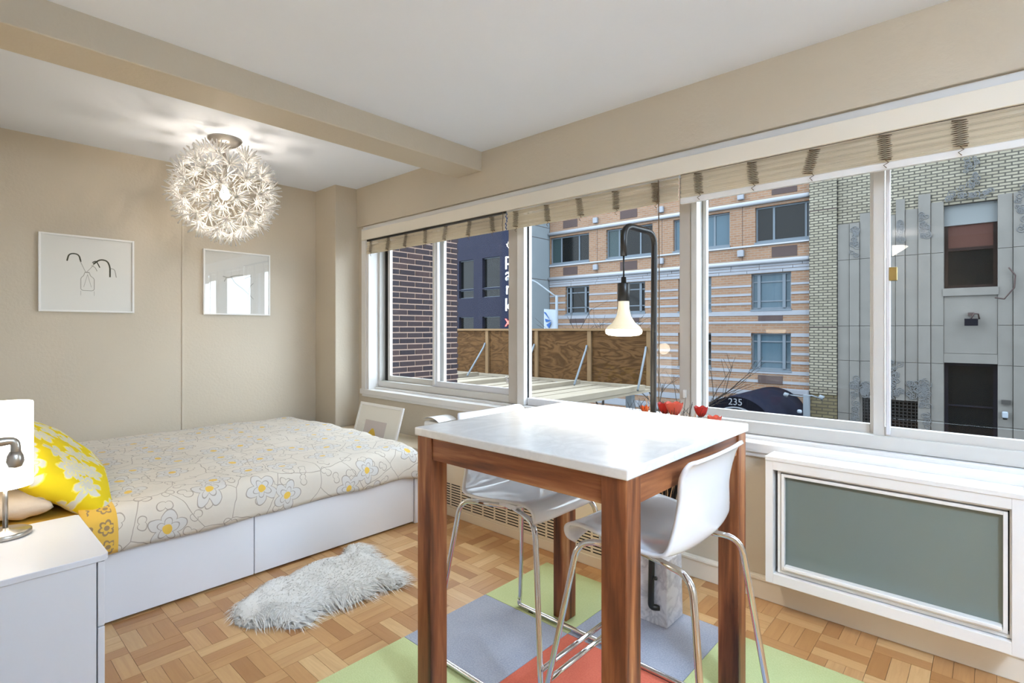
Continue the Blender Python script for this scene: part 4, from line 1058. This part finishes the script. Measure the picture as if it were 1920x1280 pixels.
for z0, z1 in ((3.05, 3.14), (3.155, 3.235), (3.25, 3.33)):
    x = AXL
    while x < AXR:
        x2 = min(AXR, x+rw.uniform(.9, 1.3)); B(x, x2-.012, FYc-.03, FYc+.02, z0, z1).build('stone_block', M['stone_band'], ab); x = x2
for z in (5.33, 3.40, 8.35): MB().tube([(AXL, FYc-.06, z), (AXR, FYc-.06, z)], .075, 14).build('cornice', M['pipe_white'], ab, True)
B(AXL, AXR, FYc-.06, FYc, 3.92, 3.97).build('sill_course', M['pipe_white'], ab)
for k in range(4):
    xv = -13.44+k*2.75; B(xv, xv+.73, FYc-.012, FYc+.02, 3.52, 3.85).build('vent', M['vent'], ab); B(xv, xv+.73, FYc-.012, FYc+.02, 5.5, 5.82).build('vent', M['vent'], ab)
    xv = -13.10+k*2.5; B(xv, xv+.73, FYc-.012, FYc+.02, 1.43, 1.68).build('vent', M['vent'], ab)
    vo_ = B(xv, xv+.73, FYc-.03, FYc+.02, -.50, -.24).build('vent', M['vent'], ab)
    xb = -11.89+k*2.83
    if k < 3:
        for z in (3.62, 5.5):
            B(xb, xb+.2, FYc-.12, FYc, z, z+.22).build('wall_light', M['stone_band'], ab, bev=.02)
for x in (-12.15, -9.35, -6.5): B(x+.4, x+.412, FYc-.006, FYc, 3.45, 5.28).build('movement_joint', M['vent'], ab)
B(-4.62-.2, -4.09, FYc-.25, FYc, GZ, -.75).build('entry_pier', M['brick_orange'], ab); B(-4.9, -4.10, FYc-.30, FYc, -.75, -.62).build('entry_cap', M['stone_band'], ab)

# ---- entrance canopy with house number
cv = thing('entrance_canopy', 'navy barrel-vault entrance canopy numbered 235 on its front', 'awning', (-5.05, 16.2, GZ))
CX, CZc, CR, CY0, CY1 = -5.05, -1.56, 1.0, 14.4, 17.66
def vault(r, y0, y1, m): return m.grid(lambda a, b_: (CX-r*math.cos(PI*a), y0+(y1-y0)*b_, CZc+r*math.sin(PI*a)), 32, 4)
o = vault(CR, CY0, CY1, MB()).build('canopy_skin', M['navy'], cv, True); md = o.modifiers.new('t', 'SOLIDIFY'); md.thickness = .03; md.offset = -1
fa = MB().grid(lambda a, b_: (CX-(CR-.30*b_)*math.cos(PI*a), CY0-.004, CZc+(CR-.30*b_)*math.sin(PI*a)), 36, 1).build('fascia', M['navy_dark'], cv); md = fa.modifiers.new('t', 'SOLIDIFY'); md.thickness = .02
wl2 = MB().grid(lambda a, b_: (CX-(CR-.265-.04*b_)*math.cos(PI*a), CY0-.020, CZc+(CR-.265-.04*b_)*math.sin(PI*a)), 36, 1).build('white_piping', M['stone_band'], cv); md = wl2.modifiers.new('t', 'SOLIDIFY'); md.thickness = .012
for sx in (-1, 1): MB().tube([(CX+sx*.97, CY0+.05, GZ+.14), (CX+sx*.97, CY0+.05, CZc)], .035, 8).build('post', M['galv'], cv, True)
def text(s_, size, loc, rot, mat, parent, ext=.006):
    cu = bpy.data.curves.new('lettering', 'FONT'); cu.body = s_; cu.size = size; cu.extrude = ext; cu.align_x = 'CENTER'; cu.align_y = 'CENTER'
    o = bpy.data.objects.new('lettering', cu); dg = None; COL.objects.link(o); o.location = loc; o.rotation_euler = rot
    bpy.context.view_layer.update()
    me = bpy.data.meshes.new_from_object(o.evaluated_get(bpy.context.evaluated_depsgraph_get())); bpy.data.objects.remove(o)
    ob = bpy.data.objects.new('lettering', me); COL.objects.link(ob); me.materials.clear(); me.materials.append(mat)
    ob.location = Vector(loc)-(parent.location if parent else Vector()); ob.rotation_euler = rot; ob.parent = parent; return ob
text('235', .25, (CX, CY0-.035, CZc+.855), (PI/2, 0, 0), M['stone_band'], cv)

# ---- buff brick pilaster + carved limestone building
lb = thing('limestone_building', 'grey limestone building with carved scrollwork and dark doorway across the street', 'building', (0, 18.2, GZ))
LX0, LX1, LY = -3.36, 6.0, 17.9
B(-4.09, -3.37, LY-.06, LY+.4, -.70, 10.5).build('brick_pilaster', M['brick_yellow'], lb); B(-4.09, -3.37, LY-.03, LY+.4, GZ, -.705).build('brick_base', M['brick_tan'], lb)
for z in (4.785, 1.305): B(-4.09, -3.37, LY-.064, LY-.05, z-.012, z+.012).build('joint', M['vent'], lb)
lh = [(-.94, .10, 2.30, 4.48), (-.94, .10, GZ, .36), (-2.76, -1.49, -1.8, -.72), (3.2, 4.3, 2.3, 4.48), (3.2, 4.3, GZ, .36)]
wall_holes(LX0, LX1, GZ, 4.30, LY+.05, LY+.4, lh).build('wall', M['stone_grey'], lb)
wall_holes(LX0, LX1, 4.30, 10.5, LY+.04, LY+.4, [(-.94, .10, 4.30, 4.48), (3.2, 4.3, 4.3, 4.48)]).build('upper_brick', M['brick_yellow'], lb)
B(LX0, LX1, LY+.45, LY+.6, GZ, 10.5).build('core', M['dark'], lb)
vj = [-3.36, -3.06, -2.81, -2.50, -2.20, -1.97, -1.76, -1.48, -1.21, -.94]; zj = [GZ, -1.2, .33, 1.33, 3.25]
for k in range(len(vj)-1):
    top = 4.30+[0, .0, .25, .45, .1, .5, .2, .55, .3][k]
    for q in range(len(zj)):
        z0 = zj[q]; z1 = zj[q+1] if q+1 < len(zj) else top
        segs = [(z0, z1)]
        if -2.76 < (vj[k]+vj[k+1])/2 < -1.49: segs = [(a, b2_) for a, b2_ in ([(z0, min(z1, -1.8)), (max(z0, -.72), z1)]) if b2_-a > .02]
        for a, b2_ in segs: B(vj[k]+.006, vj[k+1]-.006, LY-(.03 if k % 2 else 0), LY+.06, a+.006, b2_-.006).build('stone_panel', M['stone_grey'], lb)
for x0, x1 in ((.10, .38), (.38, 1.0), (1.0, 1.6), (1.6, 2.2), (2.2, 3.2)):
    for q in range(len(zj)):
        z0 = zj[q]; z1 = zj[q+1] if q+1 < len(zj) else 4.6
        B(x0+.006, x1-.006, LY-(.03 if x0 > .3 else 0), LY+.06, z0+.006, z1-.006).build('stone_panel', M['stone_grey'], lb)
B(-.94, .10, LY+.0, LY+.10, .36, .60).build('lintel', M['stone_grey'], lb); B(-.94, .10, LY+.02, LY+.12, .61, 2.10).build('spandrel', M['stone_grey'], lb); B(-.96, .12, LY-.03, LY+.12, 2.10, 2.30).build('sill', M['stone_grey'], lb)
wn = MB(); y0 = LY+.16
wn.box(-.94, -.86, y0, y0+.08, 2.30, 4.48).box(.02, .10, y0, y0+.08, 2.30, 4.48).box(-.86, .02, y0, y0+.08, 2.30, 2.38).box(-.86, .02, y0, y0+.08, 4.38, 4.48).box(-.86, .02, y0, y0+.08, 3.28, 3.36)
wo = wn.build('window', M['win_brown'], lb)
B(-.87, .03, y0+.04, y0+.05, 2.37, 3.29).build('pane', M['glass_dark'], wo); B(-.87, .03, y0+.03, y0+.04, 3.35, 3.95).build('shade_board', outer('brown_shade', ext(110, 76, 68), .7), wo); B(-.94, .10, y0-.02, y0+.06, 3.95, 4.48).build('transom_cover', outer('pale_cover', ext(168, 174, 176), .6), wo)
dr = MB().box(-.94, -.86, y0, y0+.08, GZ, .36).box(.02, .10, y0, y0+.08, GZ, .36).box(-.86, .02, y0, y0+.08, .28, .36).box(-.86, .02, y0, y0+.08, -.78, -.74)
do = dr.build('door', outer('dark_door', ext(40, 42, 54)), lb); B(-.87, .03, y0+.04, y0+.05, GZ, .29).build('pane', M['glass_dark'], do)
gw = MB()
for k in range(14): x = -2.76+.09*k+.045; gw.box(x-.010, x+.010, LY+.12, LY+.14, -1.8, -.72)
for k in range(12): z = -1.8+.09*k+.045; gw.box(-2.76, -1.49, LY+.12, LY+.14, z-.010, z+.010)
go = gw.build('window_grille', M['black'], lb); B(-2.76, -1.49, LY+.2, LY+.22, -1.8, -.72).build('pane', M['glass_dark'], go)
rc = random.Random(21)
def scrolls(regions, n, name):
    m = MB()
    for k in range(n):
        x0, x1, z0, z1 = regions[k % len(regions)]
        cx_, cz_ = rc.uniform(x0+.06, x1-.06), rc.uniform(z0+.06, z1-.06); r0 = rc.uniform(.05, .10); sgn = rc.choice((-1, 1)); a0 = rc.uniform(0, 6.28)
        pts = [(cx_+r0*(1-.8*q/16)*math.cos(a0+sgn*q*.55), LY-.035, cz_+r0*(1-.8*q/16)*math.sin(a0+sgn*q*.55)) for q in range(17)]
        m.tube(pts, [.011]*12+[.009]*4+[.007], 5)
    tag(m.build(name, M['carve'], lb), kind='stuff')
scrolls([(-3.06, -2.80, -1.7, -.10), (-2.80, -2.5, -.70, -.25), (-2.20, -1.76, -.70, .40), (-1.76, -1.2, -.70, -.15), (-1.48, -1.2, -1.7, -.1), (-2.5, -2.2, -.7, .2)], 170, 'scroll_carving')
scrolls([(-3.06, -2.81, 3.3, 4.2), (-1.97, -1.76, 3.6, 4.3), (-1.48, -1.21, 3.6, 4.4), (-.94, .1, 4.55, 4.8), (-.65, -.2, 4.8, 5.7), (.38, .8, 3.6, 4.8)], 110, 'scroll_carving')
wl3 = thing('flood_lamp', 'small dark wedge floodlight mounted on the stone panel above the doorway', 'lamp', (-.40, 17.85, 1.3))
MB().prism([(-.52, 17.60), (-.26, 17.60), (-.30, 17.80), (-.48, 17.80)], 1.32, 1.50).build('housing', M['navy_dark'], wl3); MB().tube([(-.40, 17.72, 1.50), (-.34, 17.74, 1.63), (-.26, 17.80, 1.62), (-.24, 17.9, 1.50)], .018, 8).build('conduit', M['vent'], wl3, True); B(-.46, -.34, 17.80, 17.92, 1.58, 1.66).build('mount', M['vent'], wl3)
cc = thing('security_camera', 'small white security camera beside the dark doorway', 'camera', (.23, 17.85, -.95))
B(.18, .29, 17.72, 17.87, -.95, -.80).build('housing', M['banner'], cc, bev=.02); MB().lathe([(0, 0), (.04, 0), (.045, .03), (.03, .05), (0, .05)], (.235, 17.78, -.99), 16).build('dome', M['glass_dark'], cc, True)
B(.17, .34, 17.83, 17.92, -.62, -.52).build('intercom', M['dark'], lb)

MB().tube([(.30, 17.80, 2.75), (.42, 17.80, 2.55), (.40, 17.80, 2.25), (.22, 17.80, 1.98), (.05, 17.80, 2.02)], .018, 6).build('cable', M['vent'], lb, True)
# ---- floodlight pole
fp = thing('street_pole', 'grey steel pole with two floodlights on a crossarm beside the canopy', 'pole', (-3.72, 16, GZ))
B(-3.80, -3.66, 15.93, 16.07, GZ, -.55).build('post', M['galv'], fp)
MB().tube([(-4.20, 15.95, -.58), (-3.85, 15.95, -.60), (-3.60, 15.95, -.55), (-3.36, 15.95, -.62)], .02, 8).build('crossarm', M['galv'], fp, True)
for x in (-4.22, -3.36): MB().tube([(x-.05, 15.9, -.55), (x+.05, 15.9, -.60)], [.05, .07], 12).build('floodlight', M['galv'], fp, True)
MB().lathe([(0, 0), (.05, .01), (.065, .05), (.05, .10), (0, .11)], (-3.88, 15.9, -1.06), 14).build('camera_dome', M['banner'], fp, True)

# ---- slate office building and its concrete flank
ob_ = thing('office_building', 'slate blue office building with dark windows and pale concrete flank', 'building', (-21, 17, GZ))
OY = 16.5; OX1 = -14.2
ow = []
for x0, x1 in ((-18.35, -17.36), (-16.80, -15.72), (-20.6, -19.0), (-22.6, -21.2)):
    ow.append((x0, x1, 3.07, 4.40)); ow.append((x0, x1, 2.66, 3.02)); ow.append((x0, x1, .9, 1.80)); ow.append((x0, x1, 6.0, 7.3))
wall_holes(-30, OX1-.25, GZ, 10.5, OY, OY+.3, ow).build('wall', M['facade_dark'], ob_)
B(OX1-.25, OX1, OY, 18.4, GZ, 10.5).build('flank', M['concrete_blue'], ob_)
for z in (3.35, 5.1, 5.6): B(OX1-.004, OX1+.004, OY, 18.0, z, z+.02).build('flank_joint', M['vent'], ob_)
B(-30, OX1-.3, OY+.6, OY+.8, GZ, 10.5).build('core', M['dark'], ob_)
for k, (x0, x1, z0, z1) in enumerate(ow):
    wo = MB().box(x0, x1, OY+.12, OY+.16, z0, z0+.03).box(x0, x1, OY+.12, OY+.16, z1-.03, z1).build('window', M['win_frame'], ob_)
    B(x0, x1, OY+.15, OY+.16, z0, z1).build('pane', M['glass_dark'], wo)
sg_ = thing('parking_sign', 'vertical navy sign with white letters reading park above a red x', 'sign', (-15.15, 16.4, 1.3))
B(-15.50, -14.80, 16.40, 16.49, .9, 6.6).build('panel', M['sign_navy'], sg_)
for ch_, z in zip('park', (4.20, 3.54, 2.96, 2.25)):
    text(ch_, .78, (-15.13, 16.385, z-.0), (PI/2, 0, 0), M['sign_white'], sg_, .01)
text('x', .72, (-15.13, 16.385, 1.58), (PI/2, 0, 0), M['sign_red'], sg_, .01)

# ---- street lamp with banner
sl_ = thing('street_lamp', 'grey street lamp with curved arm and blue white banner beyond the plywood', 'street lamp', (-11.49, 15, GZ))
MB().tube([(-11.49, 15, GZ), (-11.49, 15, 2.45)], .05, 10).build('post', M['galv'], sl_, True)
MB().tube(rounded([(-11.49, 15, 2.38), (-12.07, 15, 2.75), (-12.5, 15, 3.02), (-12.9, 15, 3.12), (-13.6, 15, 3.15)], .3), .03, 8).build('arm', M['galv'], sl_, True)
MB().lathe([(0, 0), (.09, .02), (.11, .06), (.06, .12), (0, .13)], (-13.7, 15, 3.10), 14, 2.2, 1).build('lamp_head', M['galv'], sl_, True)
bn = MB().grid(lambda a, b_: (-11.55-.52*a, 15+.02*math.sin(a*6), 1.25+.68*b_-.12*a*(1-b_)*0+.10*a*(b_-.5)), 8, 6).build('banner', M['banner'], sl_, True)
for k, (p, q, r_) in enumerate((((-11.98, 1.86), (-12.05, 1.86), (-11.75, 1.55)), ((-11.70, 1.55), (-12.0, 1.62), (-11.95, 1.50)), ((-11.70, 1.52), (-11.93, 1.40), (-11.80, 1.27)))):
    MB().prism([p, q, r_], 14.955, 14.965).build('banner_stripe', M['banner_blue'], sl_).rotation_euler = (0, 0, 0)
for o in list(sl_.children):
    if o.name.startswith('banner_stripe'):
        for v in o.data.vertices:
            w_ = v.co+sl_.location; nx2, ny2, nz2 = w_.x, w_.z, w_.y
            v.co = Vector((nx2, ny2, nz2))-sl_.location
# ---- bare street trees
def bare_tree(label, x, y, h, seed):
    r_ = random.Random(seed); t_ = thing('bare_tree', label, 'tree', (x, y, GZ)); m = MB()
    def grow(p, d, ln, rad, lv_):
        q = p+d*ln; m.tube([p, p.lerp(q, .5)+Vector((r_.uniform(-1, 1), r_.uniform(-1, 1), 0))*ln*.04, q], [rad, rad*.85, rad*.7], 5, False)
        if lv_ == 0: return
        for k in range(3 if lv_ > 1 else 2):
            nd = (d+Vector((r_.uniform(-.9, .9), r_.uniform(-.9, .9), r_.uniform(-.1, .5)))).normalized(); grow(p.lerp(q, r_.uniform(.6, 1)), nd, ln*r_.uniform(.55, .75), rad*.55, lv_-1)
    grow(Vector((x, y, GZ)), Vector((0, 0, 1)), h, .05, 4)
    m.build('branches', M['bark'], t_)
bare_tree('bare street tree behind the plywood parapet in front of the striped brick', -8.4, 13.2, 2.6, 4)
bare_tree('bare street tree at the end of the plank deck below the blind cord', -5.6, 11.6, 2.1, 9)
